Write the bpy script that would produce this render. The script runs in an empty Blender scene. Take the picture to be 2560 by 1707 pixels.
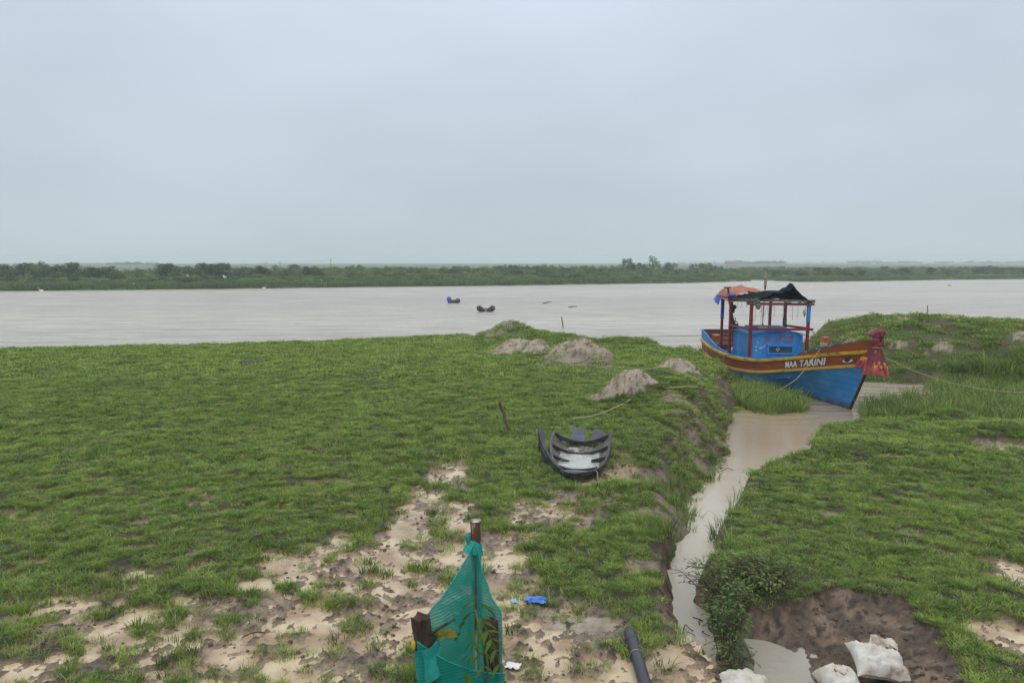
import bpy, bmesh, math, random
import numpy as np
from mathutils import Vector, Matrix, Euler

R = math.radians
random.seed(11)
rng = np.random.default_rng(11)
scene = bpy.context.scene
COL = scene.collection

# ------------------------------------------------------------------ camera
CAM_H = 4.0
PITCH = 6.13
FPX = 1849.0                      # focal length in pixels of the 2560 wide photograph
cam_d = bpy.data.cameras.new('camera')
cam_d.sensor_width = 36.0
cam_d.lens = FPX / 2560 * 36.0
cam_d.clip_start = 0.1
cam_d.clip_end = 9000
cam = bpy.data.objects.new('camera', cam_d)
COL.objects.link(cam)
cam.location = (0, 0, CAM_H)
cam.rotation_euler = (R(90 - PITCH), 0, 0)
scene.camera = cam

# ------------------------------------------------------------------ world
SUN_EL, SUN_AZ = 58, 200
world = bpy.data.worlds.new('World')
scene.world = world
world.use_nodes = True
wn, wl = world.node_tree.nodes, world.node_tree.links
wn.clear()
w_out = wn.new('ShaderNodeOutputWorld')
w_bg = wn.new('ShaderNodeBackground')
w_bg.inputs['Strength'].default_value = 0.1
w_sky = wn.new('ShaderNodeTexSky')
w_sky.sky_type = 'NISHITA'
w_sky.sun_disc = False
w_sky.sun_elevation = R(SUN_EL)
w_sky.sun_rotation = R(SUN_AZ)
w_sky.air_density = 1.2
w_sky.dust_density = 4.0
w_tc = wn.new('ShaderNodeTexCoord')
w_sep = wn.new('ShaderNodeSeparateXYZ')
wl.new(w_tc.outputs['Generated'], w_sep.inputs[0])
w_ramp = wn.new('ShaderNodeValToRGB')          # overcast deck: grey at the horizon, much brighter overhead
cr = w_ramp.color_ramp
cr.elements[0].position = 0.0
cr.elements[0].color = (5.55, 6.45, 6.90, 1)
cr.elements[1].position = 1.0
cr.elements[1].color = (13.5, 14.0, 14.4, 1)
e = cr.elements.new(0.10); e.color = (5.45, 6.40, 7.15, 1)
e = cr.elements.new(0.22); e.color = (5.95, 6.85, 7.85, 1)
e = cr.elements.new(0.36); e.color = (6.9, 7.8, 9.0, 1)
e = cr.elements.new(0.55); e.color = (9.5, 10.2, 10.9, 1)
wl.new(w_sep.outputs['Z'], w_ramp.inputs[0])
w_map = wn.new('ShaderNodeMapping')
w_map.inputs['Scale'].default_value = (1.0, 1.0, 2.6)
w_map.inputs['Rotation'].default_value = (0, R(14), 0)
wl.new(w_tc.outputs['Generated'], w_map.inputs[0])
w_noise = wn.new('ShaderNodeTexNoise')         # soft cloud bands
w_noise.inputs['Scale'].default_value = 2.2
w_noise.inputs['Detail'].default_value = 3
w_noise.inputs['Roughness'].default_value = 0.45
wl.new(w_map.outputs[0], w_noise.inputs['Vector'])
w_mr = wn.new('ShaderNodeMapRange')
w_mr.inputs['From Min'].default_value = 0.3
w_mr.inputs['From Max'].default_value = 0.72
w_mr.inputs['To Min'].default_value = 0.925
w_mr.inputs['To Max'].default_value = 1.085
wl.new(w_noise.outputs[0], w_mr.inputs[0])
w_mul = wn.new('ShaderNodeVectorMath'); w_mul.operation = 'SCALE'
wl.new(w_ramp.outputs[0], w_mul.inputs[0])
wl.new(w_mr.outputs[0], w_mul.inputs['Scale'])
w_mix = wn.new('ShaderNodeMix'); w_mix.data_type = 'RGBA'
w_mix.inputs[0].default_value = 0.95
wl.new(w_sky.outputs[0], w_mix.inputs[6])
wl.new(w_mul.outputs[0], w_mix.inputs[7])
wl.new(w_mix.outputs[2], w_bg.inputs['Color'])
wl.new(w_bg.outputs[0], w_out.inputs['Surface'])

sun_d = bpy.data.lights.new('sun', 'SUN')
sun_d.energy = 0.9
sun_d.angle = R(35)
sun_d.color = (1.0, 0.97, 0.92)
sun = bpy.data.objects.new('sun', sun_d)
COL.objects.link(sun)
sun.rotation_euler = (R(90 - SUN_EL), 0, R(180 - SUN_AZ))

scene.view_settings.view_transform = 'Standard'
scene.view_settings.look = 'None'
scene.view_settings.exposure = 0.0
scene.view_settings.gamma = 1.0
scene.render.engine = 'CYCLES'
scene.cycles.use_denoising = True
scene.cycles.max_bounces = 8
scene.cycles.diffuse_bounces = 3
scene.cycles.glossy_bounces = 3
scene.cycles.transparent_max_bounces = 12
scene.cycles.volume_bounces = 1
scene.cycles.sample_clamp_indirect = 6

# ------------------------------------------------------------------ small helpers
_p = R(PITCH)
def at(u, v, z=0.0):
    """world point on the level z seen at the photo position (u, v) read from the 2352 px wide view"""
    px, py = u * 2560 / 2352, v * 2560 / 2352
    a, b = (px - 1280) / FPX, -(py - 853.5) / FPX
    d = Vector((a, math.cos(_p) + b * math.sin(_p), -math.sin(_p) + b * math.cos(_p)))
    t = (z - CAM_H) / d.z
    return Vector((d.x * t, d.y * t, z))
def ray_at(u, v, y):
    """world point at the ground distance y along the same ray"""
    px, py = u * 2560 / 2352, v * 2560 / 2352
    a, b = (px - 1280) / FPX, -(py - 853.5) / FPX
    d = Vector((a, math.cos(_p) + b * math.sin(_p), -math.sin(_p) + b * math.cos(_p)))
    t = y / d.y
    return Vector((d.x * t, y, CAM_H + d.z * t))

def tag(o, label=None, cat=None, group=None, kind=None):
    if label: o['label'] = label
    if cat: o['category'] = cat
    if group: o['group'] = group
    if kind: o['kind'] = kind
    return o

def empty(name, loc=(0, 0, 0), rot=(0, 0, 0), label=None, cat=None, group=None):
    o = bpy.data.objects.new(name, None)
    o.empty_display_size = 0.2
    COL.objects.link(o)
    o.location = loc
    o.rotation_euler = rot
    return tag(o, label, cat, group)

class MB:
    """collects shapes for ONE mesh object"""
    def __init__(self):
        self.v, self.f, self.s, self.m = [], [], [], []
    def add(self, verts, faces, smooth=False, mi=0):
        n = len(self.v)
        self.v += [tuple(p) for p in verts]
        for f in faces:
            self.f.append(tuple(i + n for i in f)); self.s.append(smooth); self.m.append(mi)
        return self
    def box(self, c, size, rot=None, taper=1.0, mi=0, jit=0.0):
        sx, sy, sz = size[0] / 2, size[1] / 2, size[2] / 2
        vs = []
        for z in (-1, 1):
            k = taper if z > 0 else 1.0
            for x, y in ((-1, -1), (1, -1), (1, 1), (-1, 1)):
                vs.append(Vector((x * sx * k + random.uniform(-jit, jit), y * sy * k + random.uniform(-jit, jit), z * sz + random.uniform(-jit, jit))))
        if rot is not None:
            M = rot if isinstance(rot, Matrix) else Euler(rot).to_matrix()
            vs = [M @ v for v in vs]
        vs = [v + Vector(c) for v in vs]
        return self.add(vs, [(3, 2, 1, 0), (4, 5, 6, 7), (0, 1, 5, 4), (1, 2, 6, 5), (2, 3, 7, 6), (3, 0, 4, 7)], False, mi)
    def bar(self, a, b, w, h, up=(0, 0, 1), mi=0):
        a, b = Vector(a), Vector(b)
        d = (b - a); L = d.length; d.normalize()
        u = Vector(up)
        s = d.cross(u)
        if s.length < 1e-4: s = d.cross(Vector((1, 0, 0)))
        s.normalize(); t = s.cross(d)
        M = Matrix((d, s, t)).transposed()
        return self.box((a + b) / 2, (L, w, h), M, mi=mi)
    def tube(self, path, rad, n=8, smooth=True, cap=True, mi=0):
        path = [Vector(p) for p in path]
        if not hasattr(rad, '__len__'): rad = [rad] * len(path)
        vs, fs = [], []
        prev = None
        for i, p in enumerate(path):
            d = (path[min(i + 1, len(path) - 1)] - path[max(i - 1, 0)]).normalized()
            if prev is None:
                u = d.orthogonal().normalized()
            else:
                u = (prev - d * prev.dot(d))
                u = u.normalized() if u.length > 1e-5 else d.orthogonal().normalized()
            prev = u
            w = d.cross(u)
            for k in range(n):
                a = 2 * math.pi * k / n
                vs.append(p + (u * math.cos(a) + w * math.sin(a)) * rad[i])
        for i in range(len(path) - 1):
            for k in range(n):
                k2 = (k + 1) % n
                fs.append((i * n + k, i * n + k2, (i + 1) * n + k2, (i + 1) * n + k))
        if cap:
            fs.append(tuple(reversed(range(n))))
            fs.append(tuple(range((len(path) - 1) * n, len(path) * n)))
        return self.add(vs, fs, smooth, mi)
    def grid(self, rows, smooth=True, closed=False, mi=0, flip=False):
        n = len(rows[0]); vs = [p for r in rows for p in r]; fs = []
        for i in range(len(rows) - 1):
            for k in range(n if closed else n - 1):
                k2 = (k + 1) % n
                q = (i * n + k, i * n + k2, (i + 1) * n + k2, (i + 1) * n + k)
                fs.append(tuple(reversed(q)) if flip else q)
        return self.add(vs, fs, smooth, mi)
    def blob(self, c, r, nu=14, nv=9, amp=0.15, freq=1.6, seed=0, mi=0, flat=0.0):
        rows = []
        c = Vector(c)
        for i in range(nv + 1):
            th = math.pi * i / nv; row = []
            for k in range(nu):
                ph = 2 * math.pi * k / nu
                d = Vector((math.sin(th) * math.cos(ph), math.sin(th) * math.sin(ph), math.cos(th)))
                q = 1 + amp * fn3(d.x * freq + seed * 7.3, d.y * freq + seed * 1.7, d.z * freq)
                p = Vector((d.x * r[0] * q, d.y * r[1] * q, d.z * r[2] * q))
                if p.z < 0 and flat: p.z *= (1 - flat)
                row.append(c + p)
            rows.append(row)
        return self.grid(rows, True, True, mi, flip=True)
    def mesh(self, name, mats):
        me = bpy.data.meshes.new(name)
        me.from_pydata(self.v, [], self.f)
        if not isinstance(mats, (list, tuple)): mats = [mats]
        for m in mats: me.materials.append(m)
        me.polygons.foreach_set('use_smooth', self.s)
        if len(mats) > 1: me.polygons.foreach_set('material_index', self.m)
        me.update()
        return me
    def build(self, name, mats, parent=None, **kw):
        o = bpy.data.objects.new(name, self.mesh(name, mats))
        COL.objects.link(o)
        if parent: o.parent = parent
        return tag(o, **kw)

def smooth(path, n=6):
    P = [path[0]] + path + [path[-1]]; out = []
    for i in range(1, len(P) - 2):
        for k in range(n):
            t = k / n
            a, b_, c_, d = P[i - 1], P[i], P[i + 1], P[i + 2]
            out.append(0.5 * ((2 * b_) + (-a + c_) * t + (2 * a - 5 * b_ + 4 * c_ - d) * t * t + (-a + 3 * b_ - 3 * c_ + d) * t ** 3))
    out.append(P[-2]); return out

# numpy gradient noise ------------------------------------------------
def _hash(ix, iy, seed):
    h = (ix.astype(np.int64) * 374761393 + iy.astype(np.int64) * 668265263 + seed * 1442695041) & 0xFFFFFFFF
    h = ((h ^ (h >> 13)) * 1274126177) & 0xFFFFFFFF
    h = h ^ (h >> 16)
    return (h & 0xFFFF) / 65536.0
def pn(x, y, seed=0):
    x = np.asarray(x, float); y = np.asarray(y, float)
    ix, iy = np.floor(x), np.floor(y)
    fx, fy = x - ix, y - iy
    u = fx * fx * fx * (fx * (fx * 6 - 15) + 10); v = fy * fy * fy * (fy * (fy * 6 - 15) + 10)
    def g(a, b):
        an = _hash(ix + a, iy + b, seed) * 2 * np.pi
        return np.cos(an) * (fx - a) + np.sin(an) * (fy - b)
    n0 = g(0, 0) * (1 - u) + g(1, 0) * u
    n1 = g(0, 1) * (1 - u) + g(1, 1) * u
    return (n0 * (1 - v) + n1 * v) * 1.5
def fbm(x, y, seed=0, oct=4, gain=0.5):
    s = 0; a = 1; t = 0
    for i in range(oct):
        s = s + a * pn(x * 2 ** i + i * 17.3, y * 2 ** i - i * 9.1, seed + i); t += a; a *= gain
    return s / t
def fn3(x, y, z):
    return float(pn(x + z * 0.7, y - z * 0.9, 3)) + 0.5 * float(pn(x * 2.1 - z, y * 2.1 + z, 5))
def sst(a, b, x):
    t = np.clip((x - a) / (b - a), 0, 1)
    return t * t * (3 - 2 * t)
def sdf(px, py, poly):
    """signed distance to a polygon, negative inside"""
    d = np.full(px.shape, 1e18); ins = np.zeros(px.shape, bool)
    n = len(poly)
    for i in range(n):
        ax, ay = poly[i][0], poly[i][1]; bx, by = poly[(i + 1) % n][0], poly[(i + 1) % n][1]
        ex, ey = bx - ax, by - ay
        wx, wy = px - ax, py - ay
        t = np.clip((wx * ex + wy * ey) / (ex * ex + ey * ey + 1e-12), 0, 1)
        dx, dy = wx - ex * t, wy - ey * t
        d = np.minimum(d, dx * dx + dy * dy)
        c = ((ay <= py) & (by > py)) | ((by <= py) & (ay > py))
        with np.errstate(divide='ignore', invalid='ignore'):
            xi = ax + (py - ay) / (by - ay) * ex
        ins ^= c & (px < xi)
    d = np.sqrt(d)
    return np.where(ins, -d, d)
def pdist(px, py, line):
    d = np.full(px.shape, 1e18)
    for i in range(len(line) - 1):
        ax, ay = line[i][0], line[i][1]; bx, by = line[i + 1][0], line[i + 1][1]
        ex, ey = bx - ax, by - ay
        wx, wy = px - ax, py - ay
        t = np.clip((wx * ex + wy * ey) / (ex * ex + ey * ey + 1e-12), 0, 1)
        d = np.minimum(d, (wx - ex * t) ** 2 + (wy - ey * t) ** 2)
    return np.sqrt(d)

# materials ------------------------------------------------------------
def new_mat(name):
    m = bpy.data.materials.new(name)
    m.use_nodes = True
    nt = m.node_tree
    return m, nt.nodes, nt.links, nt.nodes['Principled BSDF']
def mat(name, col, rough=0.7, col2=None, scale=6.0, bump=0.0, bscale=40.0, spec=0.4, col3=None, scale3=25.0, amt3=0.45, streak=None, metal=0.0, lo=0.4, hi=0.62):
    """painted / natural surface: two noise mixed colours, spots of a third, and a bump"""
    m, n, l, b = new_mat(name)
    b.inputs['Roughness'].default_value = rough
    b.inputs['Specular IOR Level'].default_value = spec
    b.inputs['Metallic'].default_value = metal
    tc = n.new('ShaderNodeTexCoord')
    src = tc.outputs['Object']
    if streak:
        mp = n.new('ShaderNodeMapping'); mp.inputs['Scale'].default_value = streak
        l.new(src, mp.inputs[0]); src = mp.outputs[0]
    last = None
    def noise(sc, det=5):
        t = n.new('ShaderNodeTexNoise'); t.inputs['Scale'].default_value = sc; t.inputs['Detail'].default_value = det
        t.inputs['Roughness'].default_value = 0.6
        l.new(src, t.inputs['Vector']); return t
    def mixc(a, bcol, fac):
        x = n.new('ShaderNodeMix'); x.data_type = 'RGBA'
        l.new(fac, x.inputs[0])
        if a is None: x.inputs[6].default_value = (*col, 1)
        else: l.new(a, x.inputs[6])
        x.inputs[7].default_value = (*bcol, 1)
        return x.outputs[2]
    def rng_(o, a, c):
        r = n.new('ShaderNodeMapRange'); r.inputs['From Min'].default_value = a; r.inputs['From Max'].default_value = c
        l.new(o, r.inputs[0]); return r.outputs[0]
    b.inputs['Base Color'].default_value = (*col, 1)
    if col2: last = mixc(None, col2, rng_(noise(scale).outputs[0], lo, hi))
    if col3: last = mixc(last, col3, rng_(noise(scale3, 6).outputs[0], 1 - amt3, 1 - amt3 + 0.08))
    if last is not None: l.new(last, b.inputs['Base Color'])
    if bump:
        t = noise(bscale, 6)
        bp = n.new('ShaderNodeBump'); bp.inputs['Strength'].default_value = bump; bp.inputs['Distance'].default_value = 0.02
        l.new(t.outputs[0], bp.inputs['Height']); l.new(bp.outputs[0], b.inputs['Normal'])
    return m

def leaf_mat(name, c1, c2, c3, trans=0.3, nscale=0.6, rough=0.55):
    """foliage: hue varies from instance to instance and in broad world-space patches"""
    m, n, l, b = new_mat(name)
    b.inputs['Roughness'].default_value = rough
    b.inputs['Specular IOR Level'].default_value = 0.12
    geo = n.new('ShaderNodeNewGeometry')
    oi = n.new('ShaderNodeObjectInfo')
    t = n.new('ShaderNodeTexNoise'); t.inputs['Scale'].default_value = nscale; t.inputs['Detail'].default_value = 3
    l.new(geo.outputs['Position'], t.inputs['Vector'])
    mr = n.new('ShaderNodeMapRange'); mr.inputs['From Min'].default_value = 0.35; mr.inputs['From Max'].default_value = 0.65
    l.new(t.outputs[0], mr.inputs[0])
    x = n.new('ShaderNodeMix'); x.data_type = 'RGBA'
    x.inputs[6].default_value = (*c1, 1); x.inputs[7].default_value = (*c2, 1)
    l.new(mr.outputs[0], x.inputs[0])
    y = n.new('ShaderNodeMix'); y.data_type = 'RGBA'
    pw = n.new('ShaderNodeMath'); pw.operation = 'MULTIPLY'; pw.inputs[1].default_value = 0.85
    l.new(geo.outputs['Random Per Island'], pw.inputs[0])
    l.new(pw.outputs[0], y.inputs[0]); l.new(x.outputs[2], y.inputs[6]); y.inputs[7].default_value = (*c3, 1)
    hs = n.new('ShaderNodeHueSaturation')
    mv = n.new('ShaderNodeMapRange'); mv.inputs['To Min'].default_value = 0.62; mv.inputs['To Max'].default_value = 1.28
    l.new(oi.outputs['Random'], mv.inputs[0]); l.new(mv.outputs[0], hs.inputs['Value'])
    l.new(y.outputs[2], hs.inputs['Color'])
    l.new(hs.outputs[0], b.inputs['Base Color'])
    tr = n.new('ShaderNodeBsdfTranslucent'); l.new(hs.outputs[0], tr.inputs['Color'])
    mx = n.new('ShaderNodeMixShader'); mx.inputs[0].default_value = trans
    l.new(b.outputs[0], mx.inputs[1]); l.new(tr.outputs[0], mx.inputs[2])
    l.new(mx.outputs[0], n['Material Output'].inputs['Surface'])
    return m
# ================================================================== TERRAIN
ZW = -0.70                        # level of river and creek
def zwf(y):
    """water level: the little stream near the camera runs down to the creek mouth"""
    return ZW + 0.43 * sst(17.5, 9.5, y)
def W(*pts, z=0.0):
    out = []
    for p in pts:
        q = at(p[0], p[1], z)
        if z == ZW:
            for _ in range(8): q = at(p[0], p[1], float(zwf(q.y)))
        out.append((q.x, q.y))
    return out

river_edge = [(-260, 33.5)] + W((-500, 816), (-200, 806), (0, 801), (250, 796), (500, 790), (700, 784), (830, 780), (1000, 771), (1090, 765)) \
    + [(-2.2, 38.6), (-0.6, 39.6), (1.2, 39.2), (3.0, 37.6), (4.4, 36.2)] + W((1460, 783), (1510, 792), (1548, 803))
creek_left = W((1568, 818), (1600, 838), (1640, 862), (1690, 884), (1712, 900), (1722, 925), (1700, 950), (1688, 962), (1680, 985), (1690, 1020), (1690, 1045),
    (1665, 1060), (1650, 1095), (1640, 1120), (1620, 1140), (1590, 1160), (1598, 1190), (1595, 1220), (1560, 1250),
    (1545, 1280), (1540, 1304), (1500, 1308), (1504, 1316), (1545, 1338), (1560, 1370), (1567, 1400), (1562, 1440), (1572, 1470), (1600, 1488), z=ZW)
creek_right = W((1640, 1484), (1652, 1440), (1640, 1400), (1628, 1365), (1596, 1335), (1604, 1300), (1626, 1270), (1645, 1240), (1642, 1215),
    (1652, 1190), (1690, 1130), (1700, 1098), (1716, 1076), (1780, 1054), (1845, 1036), (1852, 1015), (1862, 990), (1885, 974), (1950, 966),
    (2000, 962), (2060, 963), (2120, 958), (2170, 957), (2230, 964), (2300, 968), (2400, 972), (2600, 980), z=0.0)
water_poly = river_edge + creek_left + creek_right + [(60, 20), (400, 18), (400, 120), (-260, 120)]
head_poly = [(13.0, 32.6), (12.9, 30.6), (13.5, 28.9), (14.6, 28.2), (15.6, 27.9), (17.2, 27.2), (19.5, 25.8), (26, 23.5), (70, 21), (70, 36), (26, 36.2), (22, 36.8),
             (18, 37.4), (15.4, 38.2), (13.6, 37.2), (12.8, 34.8)]
head_south = head_poly[0:9]
head_north = head_poly[9:] + [head_poly[0]]
marsh_poly = W((1975, 963), (1990, 925), (2040, 905), (2100, 905), (2130, 890), (2200, 880), (2500, 880), (2700, 990), (2300, 985), (2100, 975), z=ZW)
marsh_left = W((1700, 945), (1690, 915), (1650, 875), (1640, 855), (1700, 872), (1760, 892), (1850, 925), (1852, 950), (1780, 958), z=ZW)
marsh_stern = W((1480, 790), (1560, 812), (1650, 855), (1640, 868), (1560, 835), (1500, 805), z=ZW)
pool_poly = W((1712, 1468), (1738, 1520), (1740, 1568), (1700, 1680), (1890, 1680), (1862, 1590), (1846, 1545), (1830, 1512), (1795, 1490), (1752, 1474), z=ZW)
hollow_poly = W((1700, 1398), (1740, 1394), (1790, 1388), (1850, 1374), (1905, 1362), (1975, 1356), (2035, 1364), (2085, 1387), (2120, 1422), (2160, 1448),
                (2195, 1500), (2225, 1568), (2300, 1760), (1600, 1760), (1640, 1568), (1652, 1510), (1662, 1460), (1680, 1420))

# mud trodden into the turf: photo position, radius across and along in metres, strength
mud_spots = [(1030, 1085, .5, .8, .9), (1010, 1150, .8, .8, 1), (985, 1210, .9, .7, .9), (1040, 1200, .8, .7, .9), (860, 1250, .7, .5, .8), (760, 1290, .9, .5, 1),
    (900, 1310, 1.1, .6, 1), (1010, 1300, .9, .6, 1), (1120, 1290, .7, .6, 1), (1150, 1360, .6, .6, 1), (800, 1360, .9, .5, 1),
    (680, 1400, .8, .45, 1), (900, 1400, 1.0, .5, 1), (560, 1470, .9, .45, 1), (750, 1460, .9, .5, 1), (640, 1530, 1.0, .4, 1), (880, 1480, .5, .3, .7),
    (450, 1560, .8, .3, .9), (1000, 1430, .6, .4, 1), (1230, 1420, .9, .4, 1), (1330, 1470, .9, .4, 1), (1220, 1510, .8, .4, 1), (1380, 1540, .8, .3, 1), (1230, 1580, .9, .4, 1),
    (100, 1400, .55, .35, .9), (215, 1385, .5, .35, .8), (300, 1330, .4, .35, .85), (200, 1450, .6, .25, .8), (330, 1500, .5, .3, .8), (30, 1555, .9, .25, .9), (20, 1390, .4, .25, .7),
    (430, 1450, .5, .3, .75), (320, 1410, .4, .25, .7), (500, 1390, .6, .3, .7), (610, 1340, .6, .3, .7),
    (620, 1290, .5, .3, .6), (560, 1230, .3, .25, .45), (270, 1265, .4, .2, .4), (480, 1155, .4, .25, .4), (300, 1165, .4, .2, .35), (120, 1280, .35, .2, .4),
    (1412, 1062, .50, .9, .95), (1390, 1120, .6, .7, .9), (1310, 1150, .5, .5, .8), (1235, 1180, .6, .6, .95), (1190, 1215, .6, .5, .9), (1330, 1190, .7, .5, .7), (1360, 1160, .5, .4, .6),
    (2330, 1026, 1.6, .35, 1), (2240, 1018, .7, .2, .6), (2320, 1300, .5, .4, .6), (2330, 1340, .5, .4, .7), (2340, 1470, .6, .5, .8), (2250, 1165, .4, .3, .45), (2200, 1270, .3, .3, .4),
    (1500, 1560, 1.0, .4, 1), (1400, 1600, 1.2, .4, 1), (1560, 1520, .6, .5, .9), (800, 1640, 2.0, .5, .8)]
MUD = []
for u, v, a, b, s in mud_spots:
    q = at(u, v, 0); MUD.append((q.x, q.y, a, b, s))
_r = random.Random(23)
for k in range(150):               # hoof and foot pits scattered through the turf
    if k < 118: px_, py_ = _r.uniform(-8.5, -.8), 7.0 + 6.5 * _r.random() ** 1.7
    else: px_, py_ = _r.uniform(4.6, 9.5), _r.uniform(8.5, 15)
    if px_ > 4 and px_ < .42 * py_ + .8: continue
    MUD.append((px_, py_, _r.uniform(.12, .30), _r.uniform(.07, .14), _r.uniform(.75, 1.0)))

# earth mounds and hummocks: photo position of the foot, level, height, radii, bare-earth share, power
hump_spots = [
    (1306, 824, .05, .66, .85, 1.0, 1.0), (1366, 826, .05, .52, .70, .9, 1.0), (1330, 836, .0, .22, 1.1, .6, .7), (1236, 812, .05, .55, .55, .95, 1.0), (1190, 804, .05, .52, .85, .95, 1.0), (1150, 812, .05, .22, .6, .7, .9),
    (1178, 768, .1, .80, 1.2, 1.1, .62), (1215, 775, .1, .45, 1.3, 1.0, .15), (1135, 775, .05, .35, 1.1, .7, .5), (1290, 782, .1, .35, 1.6, 1.0, .0), (1420, 790, .0, .22, 1.4, .8, .0), (1490, 792, .0, .15, 1.0, .8, .0),
    (1440, 910, .22, .42, .56, .62, 1.0), (1462, 900, .3, .20, .5, .5, .9), (1400, 922, .1, .20, .6, .4, .9), (1548, 856, .2, .62, .72, .70, 1.0), (1525, 885, .2, .22, .5, .5, .4),
    (1560, 925, .0, .50, 1.9, 2.4, .0), (1480, 900, .0, .25, .8, 1.2, .1), (1640, 905, .0, .25, 1.0, 1.4, .0), (1430, 845, .0, .12, 1.2, 1.2, .2),
    (1590, 1000, .0, .22, 1.0, 1.6, .0), (2180, 962, .0, .18, .7, .5, .0), (2330, 995, .0, .18, 1.5, .7, .0), (1480, 1140, .0, .15, .9, .8, .0), (1700, 1330, .0, .12, .6, .6, .0), (2000, 1040, 0, .12, 1.5, .8, 0)]
HUMP = []
for u, v, z, h, a, b, s in hump_spots:
    q = at(u, v, z); HUMP.append((q.x, q.y, h, a, b, s))
bare_spots = [(1560, 940, .7, .6), (1600, 950, .4, .4), (1540, 960, .5, .5), (1585, 975, .3, .3), (1690, 955, .6, .6), (1740, 950, .5, .5), (1590, 1105, .6, .7), (1570, 1145, .7, .5), (1600, 1180, .4, .4), (1340, 838, .7, .5), (1395, 842, .3, .6),
              (1270, 838, .5, .4), (570, 833, .35, .3), (1620, 1010, .4, .4), (1500, 1170, .4, .25), (1900, 1170, .25, .2), (1480, 1290, .3, .3), (1990, 1390, .5, .25), (1550, 1395, .25, .2), (1360, 1440, .6, .2)]
BARE = []
for u, v, a, b in bare_spots:
    q = at(u, v, 0.1); BARE.append((q.x, q.y, a, b))
head_bare = [(17.6, 32.4, .9, .7), (19.6, 33.0, .8, .6), (15.2, 33.0, .6, .5), (20.5, 29.4, 1.2, .5), (22.6, 28.6, .8, .5), (17.4, 29.6, .7, .5), (16.0, 30.5, .5, .4), (23.5, 27.2, .9, .5)]

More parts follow.
